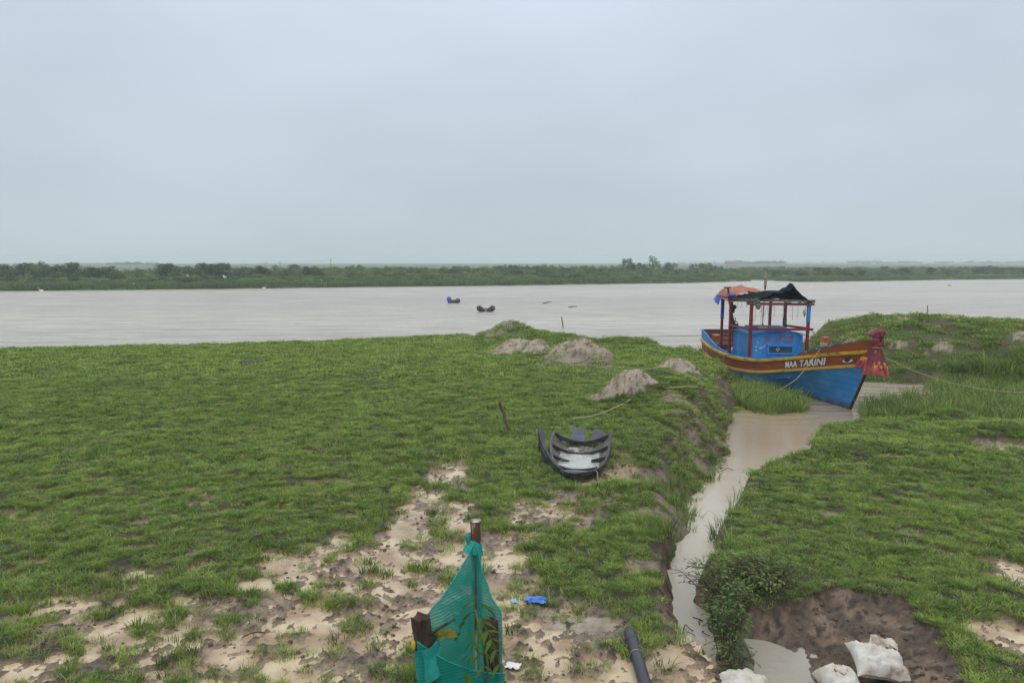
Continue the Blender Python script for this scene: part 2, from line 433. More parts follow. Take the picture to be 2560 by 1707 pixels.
def terrain(x, y):
    x = np.asarray(x, float); y = np.asarray(y, float)
    wig = 0.10 * pn(x * 1.3, y * 1.3, 21) + 0.05 * pn(x * 4.1, y * 4.1, 22)
    dw = sdf(x, y, water_poly) + wig
    dh = sdf(x, y, head_poly) + wig * 2
    near = (y < 13) & (x > -2)
    dp = np.full(x.shape, 9.0); dr = np.full(x.shape, 9.0)
    if near.any():
        dp[near] = sdf(x[near], y[near], pool_poly) + 0.06 * pn(x[near] * 3, y[near] * 3, 25)
        dr[near] = sdf(x[near], y[near], hollow_poly) + 0.10 * pn(x[near] * 2.2, y[near] * 2.2, 26) + 0.04 * pn(x[near] * 7, y[near] * 7, 27)
    # ---- mud strength
    M = np.zeros(x.shape)
    for mx, my, a, b, s in MUD:
        k = (np.abs(y - my) < b * 4.2) & (np.abs(x - mx) < a * 2.6)
        if k.any(): M[k] = np.maximum(M[k], s * np.exp(-(((x[k] - mx) / a) ** 2 + ((y[k] - my) / (b * 1.6)) ** 2)))
    M = M + 0.30 * fbm(x * 1.1, y * 1.1, 31, 3) * (M > 0.04)
    Mw = sst(0.22, 0.62, M)
    # ---- field relief
    f = 0.05 + 0.035 * fbm(x * 0.35, y * 0.35, 41, 2) + 0.035 * fbm(x * 1.8, y * 1.8, 43, 3)
    qx, qy = x + .13 * fbm(x * 2.1, y * 2.1, 46, 2), y + .13 * fbm(x * 2.1, y * 2.1, 47, 2)
    broad = fbm(x * 1.5, y * 1.5, 50, 3); clod = fbm(qx * 5.6, qy * 5.6, 51, 5, 0.62); clod2 = 0.35 - np.abs(fbm(qx * 6.3, qy * 6.3, 55, 3)) * 1.6
    amp = .62 + .70 * sst(-.10, .30, fbm(x * .8, y * .8, 48, 2))
    mudz = -0.026 + 0.060 * broad + amp * (0.085 * clod + 0.030 * clod2 + 0.03 * np.maximum(clod, 0)) + 0.022 * fbm(x * 15, y * 15, 58, 2)
    z = f * (1 - Mw) + mudz * Mw
    S = np.zeros(x.shape)
    for hx, hy, h, a, b, s in HUMP:
        r2 = ((x - hx + (.22 * fbm(x * 1.6, y * 1.6, 68, 2) if s > .4 else 0)) / a) ** 2 + ((y - hy) / b) ** 2
        k = np.exp(-(r2 * .95) ** (1.55 if s > .4 else 1.05))
        z = z + h * k * (1 + 0.25 * fbm((x - hx) * 1.7, (y - hy) * 1.7, 61, 3))
        if s > 0.05: S = np.maximum(S, s * sst(0.22, 0.40, k + 0.30 * fbm(x * 1.9, y * 1.9, 63, 3)))
    z = z - (0.24 * np.abs(fbm(x * 3.1, y * 3.1, 66, 4)) - .05 * fbm(x * 8, y * 8, 67, 3)) * S
    B = np.zeros(x.shape)
    for bx, by, a, b in BARE:
        B = np.maximum(B, np.exp(-(((x - bx) / a) ** 2 + ((y - by) / b) ** 2)))
    B = sst(0.35, 0.7, B + 0.35 * fbm(x * 2.0, y * 2.0, 64, 3) * (B > .1))
    # ---- headland on the right
    hs = np.full(x.shape, 99.0); hn = np.full(x.shape, 99.0)
    hm = (dh < 1.0)
    HZ = np.full(x.shape, -9.0)
    if hm.any():
        xx, yy = x[hm], y[hm]
        ds = pdist(xx, yy, head_south); dn = pdist(xx, yy, head_north); ins = sst(0.3, -0.4, dh[hm])
        top = 1.50 - 0.035 * np.maximum(xx - 18, 0) - 0.10 * np.maximum(17.0 - xx, 0) + 0.22 * fbm(xx * .5, yy * .5, 71, 3)
        prof = np.minimum(sst(0, 5.2, ds) * 0.75 + 0.25 * sst(0, 1.0, ds), sst(0, 2.6, dn))
        hz = ZW - .2 + (top - ZW + .2) * prof * ins + 0.22 * fbm(xx * 1.1, yy * 1.1, 73, 3) * prof + 0.10 * fbm(xx * 3, yy * 3, 74, 2) * prof
        for bx, by, a, b in head_bare:
            k = np.exp(-(((xx - bx) / a) ** 2 + ((yy - by) / b) ** 2))
            hz = hz + 0.20 * k * (1 + .8 * fbm(xx * 2.2, yy * 2.2, 76, 3))
        HZ[hm] = hz
        hb = np.zeros(xx.shape)
        for bx, by, a, b in head_bare:
            hb = np.maximum(hb, np.exp(-(((xx - bx) / a) ** 2 + ((yy - by) / b) ** 2)))
        S[hm] = np.maximum(S[hm], sst(0.55, 0.85, hb + 0.75 * fbm(xx * 1.6, yy * 1.6, 75, 4)) * 0.85)
    # ---- banks of creek and river
    bw = 0.22 + 1.25 * sst(10.0, 14, y) * sst(32, 24, y) + 0.45 * pn(x * .55, y * .55, 81)
    bw = np.maximum(bw, 0.14)
    nearc = (np.abs(dw) < 3) & (y < 26)
    if nearc.any():
        dl, drt = pdist(x[nearc], y[nearc], creek_left), pdist(x[nearc], y[nearc], creek_right)
        bw = bw.copy(); bw[nearc] = np.where(drt < dl, np.minimum(bw[nearc], .20), bw[nearc])
    zw = zwf(y)
    bed = zw - 0.55 * sst(0.0, -1.6, dw) - 0.06
    dm = np.minimum(np.minimum(sdf(x, y, marsh_poly), sdf(x, y, marsh_left)), sdf(x, y, marsh_stern))
    bed = np.where(dm < 0, np.maximum(bed, ZW - 0.04 - 0.10 * sst(-.8, 0, dm)), bed)
    t = sst(-0.05, bw, dw)
    zz = bed * (1 - t) + z * t
    bank = sst(0.02, 0.25, t) * (1 - sst(0.80, 0.97, t)) * (dw < 1.2)
    # ---- washed-out hollow by the pool
    ih = (dr < 0.02)
    th = np.clip(dp / (dp - np.minimum(dr, 0) + 1e-6), 0, 1)
    hz2 = zw - 0.04 + (0.06 - zw) * (0.78 * th ** 0.9 + 0.22 * sst(0.88, 1.0, th)) + (0.09 * fbm(x * 2.6, y * 2.6, 91, 3) + 0.05 * fbm(x * 7, y * 7, 92, 2)) * sst(0, .2, dp)
    hz2 = np.where(dp < 0, zw - 0.05 - 0.25 * sst(0, -.5, dp), hz2)
    zz = np.where(ih, np.minimum(zz, hz2), zz)
    hol = sst(0.03, -0.06, dr)
    zz = np.maximum(zz, HZ)
    land = np.maximum(sst(0.05, 0.3, dw), sst(0.0, -0.6, dh))
    head = (HZ >= zz - 1e-6) & (dh < .3)
    return dict(z=zz, M=M, Mw=Mw, S=S, B=B, bank=np.where(head, 0, bank), hol=hol, dw=dw, dh=dh, dm=dm, land=land, head=head, t=t, clod=clod, clod2=clod2, dp=dp)

# ---- ground mesh, finer near the camera
NR, NC = 720, 860
yy = 2.6 * (64 / 2.6) ** (np.linspace(0, 1, NR))
uu = np.linspace(-1, 1, NC)
Y = np.repeat(yy[:, None], NC, 1)
X = uu[None, :] * (0.82 * Y + 3.6)
T = terrain(X.ravel(), Y.ravel())
xf, yf, zf = X.ravel(), Y.ravel(), T['z']
def mixc(a, b, t):
    return a * (1 - t[:, None]) + np.array(b)[None, :] * t[:, None]
headk = (T['head'] & (zf > ZW + .05)).astype(float)
n1 = fbm(xf * 2.3, yf * 2.3, 101, 4); n2 = fbm(xf * 9, yf * 9, 103, 3); n3 = fbm(xf * .5, yf * .5, 105, 3)
C = np.tile(np.array([[0.036, 0.032, 0.017]]), (xf.size, 1))  # soil under turf, darkened to put shade into the gaps between tufts
C = mixc(C, (0.085, 0.135, 0.032), sst(22, 36, yf) * 0.8)
mudc = mixc(np.tile(np.array([[0.125, 0.088, 0.060]]), (xf.size, 1)), (0.235, 0.178, 0.125), sst(-.25, .3, n1))
mudc = mixc(mudc, (0.048, 0.032, 0.022), sst(-0.04, .28, n2 + 0.45 * T['clod']))
mudc = mixc(mudc, (0.33, 0.235, 0.15), sst(.012, -.03, zf) * .7)
C = C * (1 - T['Mw'][:, None]) + mudc * T['Mw'][:, None]
bankc = mixc(np.tile(np.array([[0.078, 0.052, 0.034]]), (xf.size, 1)), (0.165, 0.115, 0.078), sst(-.2, .3, n1))
bankc = mixc(bankc, (0.034, 0.023, 0.015), sst(0.03, .3, n2))
kb = np.clip(np.maximum(T['bank'], T['hol']), 0, 1)
C = C * (1 - kb[:, None]) + bankc * kb[:, None]
kb = T['B'] * (1 - T['hol'])
barec = mixc(np.tile(np.array([[0.19, 0.145, 0.105]]), (xf.size, 1)), (0.10, 0.075, 0.055), sst(-.05, .3, n2))
C = C * (1 - kb[:, None]) + barec * kb[:, None]
sandc = mixc(np.tile(np.array([[0.33, 0.272, 0.215]]), (xf.size, 1)), (0.20, 0.158, 0.12), sst(-.15, .35, n1))
sandc = mixc(sandc, (0.095, 0.072, 0.052), sst(0.12, .38, n2 + .2 * n1))
kb = headk * sst(-.1, .25, fbm(xf * .9, yf * 1.5, 209, 4)) * .8
C = C * (1 - kb[:, None]) + np.array([[0.085, 0.068, 0.040]]) * kb[:, None]
kb = np.clip(T['S'], 0, 1)
C = C * (1 - kb[:, None]) + sandc * kb[:, None]
# bottom under water: silt
kb = sst(.04, -.1, zf - zwf(yf))
C = C * (1 - kb[:, None]) + np.array([[0.19, 0.15, 0.11]]) * kb[:, None]
wet = np.clip(T['Mw'] * (.35 + .65 * sst(.07, -.02, zf)) + T['hol'] * .45 + T['bank'] * .4, 0, 1)

def sheet(name, X, Y, Z, nr, nc, material, col=None, wet=None, keep=None, smooth=True):
    co = np.stack([X.ravel(), Y.ravel(), Z.ravel()], 1)
    ii = np.arange(nr * nc).reshape(nr, nc)
    q = np.stack([ii[:-1, :-1], ii[:-1, 1:], ii[1:, 1:], ii[1:, :-1]], -1).reshape(-1, 4)
    if keep is not None:
        q = q[keep.reshape(nr, nc)[:-1, :-1].ravel()]
        used = np.unique(q); remap = np.zeros(nr * nc, int); remap[used] = np.arange(used.size)
        q = remap[q]; co = co[used]
        if col is not None: col = col[used]
        if wet is not None: wet = wet[used]
    me = bpy.data.meshes.new(name)
    me.vertices.add(len(co)); me.vertices.foreach_set('co', co.astype(np.float32).ravel())
    me.loops.add(q.size); me.loops.foreach_set('vertex_index', q.astype(np.int32).ravel())
    me.polygons.add(len(q)); me.polygons.foreach_set('loop_start', np.arange(0, q.size, 4, dtype=np.int32))
    me.polygons.foreach_set('loop_total', np.full(len(q), 4, np.int32))
    me.polygons.foreach_set('use_smooth', np.full(len(q), smooth))
    me.update(); me.validate()
    if col is not None:
        a = me.attributes.new('soil', 'FLOAT_COLOR', 'POINT')
        a.data.foreach_set('color', np.concatenate([col, np.ones((len(col), 1))], 1).astype(np.float32).ravel())
    if wet is not None:
        a = me.attributes.new('wet', 'FLOAT', 'POINT'); a.data.foreach_set('value', wet.astype(np.float32))
    me.materials.append(material)
    o = bpy.data.objects.new(name, me); COL.objects.link(o)
    return o

m_soil, n, l, b = new_mat('soil')
a = n.new('ShaderNodeAttribute'); a.attribute_name = 'soil'
w = n.new('ShaderNodeAttribute'); w.attribute_name = 'wet'
geo = n.new('ShaderNodeNewGeometry')
t1 = n.new('ShaderNodeTexNoise'); t1.inputs['Scale'].default_value = 22; t1.inputs['Detail'].default_value = 8; t1.inputs['Roughness'].default_value = .68
l.new(geo.outputs['Position'], t1.inputs['Vector'])
mr = n.new('ShaderNodeMapRange'); mr.inputs['From Min'].default_value = .3; mr.inputs['From Max'].default_value = .7
mr.inputs['To Min'].default_value = .62; mr.inputs['To Max'].default_value = 1.38
l.new(t1.outputs[0], mr.inputs[0])
sc = n.new('ShaderNodeVectorMath'); sc.operation = 'SCALE'
l.new(a.outputs['Color'], sc.inputs[0]); l.new(mr.outputs[0], sc.inputs['Scale'])
l.new(sc.outputs[0], b.inputs['Base Color'])
mr2 = n.new('ShaderNodeMapRange'); mr2.inputs['To Min'].default_value = .9; mr2.inputs['To Max'].default_value = .20
l.new(w.outputs['Fac'], mr2.inputs[0]); l.new(mr2.outputs[0], b.inputs['Roughness'])
b.inputs['Specular IOR Level'].default_value = .36
bp = n.new('ShaderNodeBump'); bp.inputs['Strength'].default_value = .55; bp.inputs['Distance'].default_value = .03
l.new(t1.outputs[0], bp.inputs['Height']); l.new(bp.outputs[0], b.inputs['Normal'])
ground = sheet('ground', X, Y, zf, NR, NC, m_soil, C, wet)
tag(ground, kind='structure')

# ---- puddles: one still film of milky water the trodden mud pokes through
m_pud, n, l, b = new_mat('puddle_water')
b.inputs['Roughness'].default_value = .05
b.inputs['IOR'].default_value = 1.33
geo = n.new('ShaderNodeNewGeometry')
t1 = n.new('ShaderNodeTexNoise'); t1.inputs['Scale'].default_value = 2.2; t1.inputs['Detail'].default_value = 5
l.new(geo.outputs['Position'], t1.inputs['Vector'])
x = n.new('ShaderNodeMix'); x.data_type = 'RGBA'
x.inputs[6].default_value = (.30, .205, .120, 1); x.inputs[7].default_value = (.54, .43, .285, 1)
mr = n.new('ShaderNodeMapRange'); mr.inputs['From Min'].default_value = .38; mr.inputs['From Max'].default_value = .62
l.new(t1.outputs[0], mr.inputs[0]); l.new(mr.outputs[0], x.inputs[0]); l.new(x.outputs[2], b.inputs['Base Color'])
t2 = n.new('ShaderNodeTexNoise'); t2.inputs['Scale'].default_value = 30
l.new(geo.outputs['Position'], t2.inputs['Vector'])
bp = n.new('ShaderNodeBump'); bp.inputs['Strength'].default_value = .04; bp.inputs['Distance'].default_value = .02
l.new(t2.outputs[0], bp.inputs['Height']); l.new(bp.outputs[0], b.inputs['Normal'])
keep = (T['Mw'] > 0.03) & (T['t'] > .97) & (np.abs(T['S']) < .5) & (T['hol'] < .01) & (yf < 22)
sel_r, sel_c = slice(0, NR, 2), slice(0, NC, 2)
puddle = sheet('puddles', X[sel_r, sel_c], Y[sel_r, sel_c], np.full(X[sel_r, sel_c].shape, -0.025), NR // 2, NC // 2, m_pud,
               keep=keep.reshape(NR, NC)[sel_r, sel_c])
tag(puddle, kind='structure')

# ---- river and creek: one sheet of silty water
m_wat, n, l, b = new_mat('river_water')
b.inputs['IOR'].default_value = 1.33
geo = n.new('ShaderNodeNewGeometry')
sp = n.new('ShaderNodeSeparateXYZ'); l.new(geo.outputs['Position'], sp.inputs[0])
mr = n.new('ShaderNodeMapRange'); mr.inputs['From Min'].default_value = 22; mr.inputs['From Max'].default_value = 36
l.new(sp.outputs['Y'], mr.inputs[0])
x = n.new('ShaderNodeMix'); x.data_type = 'RGBA'
x.inputs[6].default_value = (.36, .285, .195, 1); x.inputs[7].default_value = (.42, .385, .33, 1)
l.new(mr.outputs[0], x.inputs[0])
st = n.new('ShaderNodeValToRGB'); st.color_ramp.elements[0].position = .0; st.color_ramp.elements[0].color = (.33, .30, .25, 1)
st.color_ramp.elements[1].position = 1.0; st.color_ramp.elements[1].color = (.36, .285, .195, 1)
for ps_, c_ in ((.25, (.40, .36, .30, 1)), (.42, (.56, .49, .40, 1)), (.68, (.52, .44, .33, 1))):  # pale stops paint the reflected sky into the stream's base colour
    e = st.color_ramp.elements.new(ps_); e.color = c_
sr = n.new('ShaderNodeMapRange'); sr.inputs['From Min'].default_value = 6.5; sr.inputs['From Max'].default_value = 19; l.new(sp.outputs['Y'], sr.inputs[0])
l.new(sr.outputs[0], st.inputs[0]); l.new(st.outputs[0], x.inputs[6])
mp0 = n.new('ShaderNodeMapping'); mp0.inputs['Scale'].default_value = (.012, .06, 1)
l.new(geo.outputs['Position'], mp0.inputs[0])
t0 = n.new('ShaderNodeTexNoise'); t0.inputs['Scale'].default_value = 1; t0.inputs['Detail'].default_value = 4
l.new(mp0.outputs[0], t0.inputs['Vector'])
hv = n.new('ShaderNodeMapRange'); hv.inputs['From Min'].default_value = .35; hv.inputs['From Max'].default_value = .65
hv.inputs['To Min'].default_value = .88; hv.inputs['To Max'].default_value = 1.1
l.new(t0.outputs[0], hv.inputs[0])
sc = n.new('ShaderNodeVectorMath'); sc.operation = 'SCALE'; l.new(x.outputs[2], sc.inputs[0]); l.new(hv.outputs[0], sc.inputs['Scale'])
mp3 = n.new('ShaderNodeMapping'); mp3.inputs['Scale'].default_value = (.22, .85, 1); l.new(geo.outputs['Position'], mp3.inputs[0])  # fine streaks in the base colour imitate light and dark ripple faces
t3 = n.new('ShaderNodeTexNoise'); t3.inputs['Scale'].default_value = 1; t3.inputs['Detail'].default_value = 5; t3.inputs['Roughness'].default_value = .7
l.new(mp3.outputs[0], t3.inputs['Vector'])
hv3 = n.new('ShaderNodeMapRange'); hv3.inputs['From Min'].default_value = .35; hv3.inputs['From Max'].default_value = .65; hv3.inputs['To Min'].default_value = .74; hv3.inputs['To Max'].default_value = 1.14
l.new(t3.outputs[0], hv3.inputs[0])
fm = n.new('ShaderNodeMix'); fm.data_type = 'FLOAT'; fm.inputs[2].default_value = 1.0; l.new(mr.outputs[0], fm.inputs[0]); l.new(hv3.outputs[0], fm.inputs[3])
sc3 = n.new('ShaderNodeVectorMath'); sc3.operation = 'SCALE'; l.new(sc.outputs[0], sc3.inputs[0]); l.new(fm.outputs[0], sc3.inputs['Scale'])
l.new(sc3.outputs[0], b.inputs['Base Color'])
rr = n.new('ShaderNodeMapRange'); rr.inputs['From Min'].default_value = 22; rr.inputs['From Max'].default_value = 60
rr.inputs['To Min'].default_value = .10; rr.inputs['To Max'].default_value = .28
l.new(sp.outputs['Y'], rr.inputs[0]); l.new(rr.outputs[0], b.inputs['Roughness'])
mp = n.new('ShaderNodeMapping'); mp.inputs['Scale'].default_value = (.7, 2.4, 1)
l.new(geo.outputs['Position'], mp.inputs[0])
t1 = n.new('ShaderNodeTexNoise'); t1.inputs['Scale'].default_value = 1.1; t1.inputs['Detail'].default_value = 4; t1.inputs['Roughness'].default_value = .55
l.new(mp.outputs[0], t1.inputs['Vector'])
t2 = n.new('ShaderNodeTexNoise'); t2.inputs['Scale'].default_value = 9; t2.inputs['Detail'].default_value = 3
l.new(geo.outputs['Position'], t2.inputs['Vector'])
bp1 = n.new('ShaderNodeBump'); bp1.inputs['Distance'].default_value = .35
bs = n.new('ShaderNodeMapRange'); bs.inputs['From Min'].default_value = 20; bs.inputs['From Max'].default_value = 40
bs.inputs['To Min'].default_value = .03; bs.inputs['To Max'].default_value = .9
l.new(sp.outputs['Y'], bs.inputs[0]); l.new(bs.outputs[0], bp1.inputs['Strength'])
l.new(t1.outputs[0], bp1.inputs['Height'])
bp2 = n.new('ShaderNodeBump'); bp2.inputs['Distance'].default_value = .02; bp2.inputs['Strength'].default_value = .28
l.new(t2.outputs[0], bp2.inputs['Height']); l.new(bp1.outputs[0], bp2.inputs['Normal'])
l.new(bp2.outputs[0], b.inputs['Normal'])
MBw = MB()
xs = np.concatenate([np.linspace(-900, -60, 8), np.linspace(-50, 60, 45), np.linspace(70, 900, 8)])
ys = np.concatenate([np.linspace(3.0, 60, 40), np.linspace(70, 420, 12)])
MBw.grid([[(xx_, yy_, float(zwf(yy_))) for xx_ in xs] for yy_ in ys], True, flip=False)
river = MBw.build('river', m_wat, kind='structure')

# ---- far bank and the flats behind it
def shore(px):
    """distance of the far waterline for a 2560-px column"""
    t = np.interp(px, [-900, 0, 260, 600, 900, 1280, 1500, 1700, 1873], [733, 728, 725.5, 722, 718, 714, 710.5, 708, 703])
    return t
def shore_pt(px, extra=0.0):
    q = at(px * 2352 / 2560, float(shore(px)) * 2352 / 2560, ZW)
    return Vector((q.x * (1 + extra / q.y), q.y + extra, ZW))
left_sh = [shore_pt(p) for p in (-900, -400, 0, 130, 260, 430, 600, 750, 900, 1090, 1280, 1400, 1500, 1620, 1700, 1780, 1830, 1862, 1876)]
def p25(px, py, z=ZW):
    return at(px * 2352 / 2560, py * 2352 / 2560, z)
inlet = [p25(1872, 702.3), p25(1850, 700.6), p25(1836, 699.3), p25(1870, 699.9), p25(1920, 701.5), p25(1980, 704.3), p25(2010, 705)]
right_sh = inlet + [p25(2060, 704.6), p25(2130, 703.2), p25(2300, 700.8), p25(2450, 698.8), p25(2560, 698.0), p25(2900, 695), p25(3600, 690)]
far_line = [(v.x, v.y) for v in left_sh + right_sh]
far_poly = [(-2400, far_line[0][1])] + far_line + [(2600, far_line[-1][1]), (2600, 2600), (-2400, 2600)]
fr_y = np.concatenate([np.arange(95, 330, 2.2), 330 * (2550 / 330) ** np.linspace(0, 1, 60)])
fr_u = np.linspace(-1, 1, 300)
FX = fr_u[None, :] * (fr_y[:, None] * 1.0 + 20); FY = np.repeat(fr_y[:, None], 300, 1)
fd = -sdf(FX.ravel(), FY.ravel(), far_poly) + 1.5 * pn(FX.ravel() * .12, FY.ravel() * .12, 141)
FZ = ZW - .8 + 1.2 * sst(-1.0, 1.2, fd) + .55 * sst(2, 25, fd) + .15 * fbm(FX.ravel() * .05, FY.ravel() * .05, 142, 3)
FC = np.tile(np.array([[0.062, 0.098, 0.034]]), (FX.size, 1))
FC = mixc(FC, (0.085, 0.12, 0.045), sst(-.2, .3, fbm(FX.ravel() * .06, FY.ravel() * .06, 143, 3)))
far_bank = sheet('far_bank', FX, FY, FZ, len(fr_y), 300, m_soil, FC, np.zeros(FX.size), keep=(fd > -3.5) | (FY.ravel() > 300))
tag(far_bank, kind='structure')
def far_z(x, y):
    x = np.atleast_1d(np.asarray(x, float)); y = np.atleast_1d(np.asarray(y, float))
    d = -sdf(x, y, far_poly)
    return ZW - .8 + 1.2 * sst(-1.0, 1.2, d) + .55 * sst(2, 25, d) + .15 * fbm(x * .05, y * .05, 142, 3), d

# ================================================================== GRASS
def make_blades(name, nb, rad, h0, h1, wid, lean, material, seed, lv=3, droop=0.35):
    r = random.Random(seed); m = MB()
    for i in range(nb):
        a = r.uniform(0, 6.283); q = rad * math.sqrt(r.random())
        base = Vector((q * math.cos(a), q * math.sin(a), -0.02))
        h = r.uniform(h0, h1); da = a + r.uniform(-1.3, 1.3)
        dirv = Vector((math.cos(da), math.sin(da), 0)); ln = h * lean * r.uniform(.2, 1.2)
        side = Vector((-math.sin(da + r.uniform(-.8, .8)), math.cos(da), 0)).normalized(); w = wid * r.uniform(.7, 1.25)
        vs = []
        for k in range(lv + 1):
            t = k / lv
            p = base + dirv * ln * t ** 1.8 + Vector((0, 0, h * (t - droop * lean * t ** 3)))
            ww = w * (1 - t) ** .7
            if k < lv: vs += [p - side * ww / 2, p + side * ww / 2]
            else: vs.append(p)
        fs = [(2 * k, 2 * k + 1, 2 * k + 3, 2 * k + 2) for k in range(lv - 1)] + [(2 * lv - 2, 2 * lv - 1, 2 * lv)]
        m.add(vs, fs, True)
    o = bpy.data.objects.new(name, m.mesh(name, material))
    return o

def scatter(name, pos, rotz, scl, tilt, sources, kind='stuff', **kw):
    """one object whose points carry instances of the source meshes"""
    me = bpy.data.meshes.new(name)
    n = len(pos)
    me.vertices.add(n); me.vertices.foreach_set('co', np.asarray(pos, np.float32).ravel())
    rot = np.stack([tilt[:, 0], tilt[:, 1], rotz], 1)
    a = me.attributes.new('rot', 'FLOAT_VECTOR', 'POINT'); a.data.foreach_set('vector', rot.astype(np.float32).ravel())
    a = me.attributes.new('scl', 'FLOAT_VECTOR', 'POINT'); a.data.foreach_set('vector', np.asarray(scl, np.float32).ravel())
    a = me.attributes.new('pick', 'INT', 'POINT'); a.data.foreach_set('value', rng.integers(0, len(sources), n).astype(np.int32))
    o = bpy.data.objects.new(name, me); COL.objects.link(o)
    src = bpy.data.collections.new(name + '_sources')
    for s in sources: src.objects.link(s)
    g = bpy.data.node_groups.new(name, 'GeometryNodeTree')
    g.interface.new_socket('Geometry', in_out='INPUT', socket_type='NodeSocketGeometry')
    g.interface.new_socket('Geometry', in_out='OUTPUT', socket_type='NodeSocketGeometry')
    gi = g.nodes.new('NodeGroupInput'); go = g.nodes.new('NodeGroupOutput')
    ip = g.nodes.new('GeometryNodeInstanceOnPoints'); ci = g.nodes.new('GeometryNodeCollectionInfo')
    ci.inputs['Collection'].default_value = src
    ci.inputs['Separate Children'].default_value = True
    ci.inputs['Reset Children'].default_value = True
    def attr(nm, dt):
        a = g.nodes.new('GeometryNodeInputNamedAttribute'); a.data_type = dt; a.inputs['Name'].default_value = nm
        return a.outputs['Attribute']
    ip.inputs['Pick Instance'].default_value = True
    er = g.nodes.new('FunctionNodeEulerToRotation')
    L = g.links.new
    L(gi.outputs[0], ip.inputs['Points']); L(ci.outputs[0], ip.inputs['Instance'])
    L(attr('pick', 'INT'), ip.inputs['Instance Index'])
    L(attr('rot', 'FLOAT_VECTOR'), er.inputs[0]); L(er.outputs[0], ip.inputs['Rotation'])
    L(attr('scl', 'FLOAT_VECTOR'), ip.inputs['Scale'])
    L(ip.outputs[0], go.inputs[0])
    md = o.modifiers.new('scatter', 'NODES'); md.node_group = g
    return tag(o, kind=kind, **kw)

m_grass = leaf_mat('grass', (.245, .362, .056), (.170, .278, .048), (.335, .395, .115), .3, .35)
m_reed = leaf_mat('reed', (.170, .270, .048), (.100, .180, .036), (.31, .37, .13), .35, .9)
g_near = [make_blades('tuft', 46, .085, .05, .125, .0075, .7, m_grass, 100 + i) for i in range(5)]
g_far = [make_blades('tuft', 30, .15, .05, .11, .018, .6, m_grass, 120 + i, 2) for i in range(4)]

m_dry = leaf_mat('dry_grass', (.34, .30, .14), (.27, .23, .10), (.42, .38, .20), .25, .8)
m_dark_grass = leaf_mat('dark_grass', (.10, .185, .036), (.07, .14, .03), (.16, .24, .06), .3, .8)
def twin(o): return bpy.data.objects.new(o.name, o.data)
g_near = g_near + [twin(o) for o in g_near] + [make_blades('tuft', 22, .10, .05, .15, .006, 1.0, m_dry, 131), make_blades('tuft', 38, .09, .07, .17, .010, .8, m_dark_grass, 132), make_blades('tuft', 38, .07, .06, .15, .012, .6, m_dark_grass, 133)]
g_far = g_far + [twin(o) for o in g_far] + [make_blades('tuft', 30, .15, .05, .12, .018, .7, m_dark_grass, 134, 2)]
def cand(n, y0, y1):
    """random points in the fan the ground sheet covers, even in area"""
    y = np.sqrt(rng.uniform(y0 ** 2, y1 ** 2, n)); x = rng.uniform(-1, 1, n) * (0.80 * y + 3.0)
    return x, y
def grass_on(x, y, wild=0.0):
    t = terrain(x, y)
    gap = fbm(x * 2.6, y * 4.2, 201, 4, .65)
    gn = fbm(x * 4.5, y * 5.5, 203, 2)
    g = t['land'] * (1 - sst(0.25, .55, t['Mw'] + .25 * gn)) * (1 - np.clip(t['hol'] * 1.0, 0, 1)) * (1 - .9 * np.clip(t['S'] * 1.15, 0, 1)) * (1 - .85 * t['B'])
    # tussocks standing on the drier knobs of the trodden mud
    tus = ((fbm(x * 1.25, y * 1.25, 207, 3) > np.where(x < -2.2, .0, .12)) | (fbm(x * 3.1, y * 3.1, 206, 2) > .22)) & (t['z'] > -.02) & (t['Mw'] > .2) & (t['hol'] < .1) & (t['S'] < .3) & (t['B'] < .4)
    g = np.maximum(g, np.where(tus, .7, 0))
    bare_bank = sst(-.05, .12, fbm(x * .9, y * .9, 208, 3) + .5 * sst(11, 8, y) - .02)
    g = g * (1 - .95 * np.clip(t['bank'] * 2, 0, 1) * bare_bank) * np.where((t['dw'] < .05) & ~t['head'], 0, 1)
    g = np.where(t['head'] & (t['z'] > ZW + .1), .96 * (1 - .9 * t['S']) * (1 - .8 * sst(.02, .22, fbm(x * .9, y * 1.5, 209, 4))), g)
    g = g * (1 - .96 * sst(.08, .20, gap - .10 * sst(20, 32, y))) * (1 - .7 * sst(.18, .36, gn))
    return t, np.clip(g, 0, 1)
def field(name, n, y0, y1, src, s0, s1, label):
    x, y = cand(n, y0, y1)
    t, g = grass_on(x, y)
    k = rng.random(n) < g
    x, y, z = x[k], y[k], t['z'][k]
    m = k.sum()
    big = 1 + .45 * fbm(x * 1.1, y * 1.1, 211, 2) + .25 * (t['Mw'][k] > .25)
    s = rng.uniform(s0, s1, m) * big
    hd = t['head'][k]
    s = np.where(hd, s * 1.15, s)
    return scatter(name, np.stack([x, y, z], 1), rng.uniform(0, 6.283, m), np.stack([s, s, s * rng.uniform(.36, .66, m) * (1 + .45 * (t['Mw'][k] > .25))], 1), rng.uniform(-.2, .2, (m, 2)), src, label=label, cat='grass')
field('grass', 54000, 5.0, 13.5, g_near, .65, 1.15, 'short green turf with muddy gaps closest to the camera')
field('grass', 60000, 13.5, 25, g_near, 1.05, 1.75, 'green turf around the stranded black canoe in the middle distance')
field('grass', 44000, 25, 42, g_far, 1.2, 2.2, 'green turf along the near river edge')

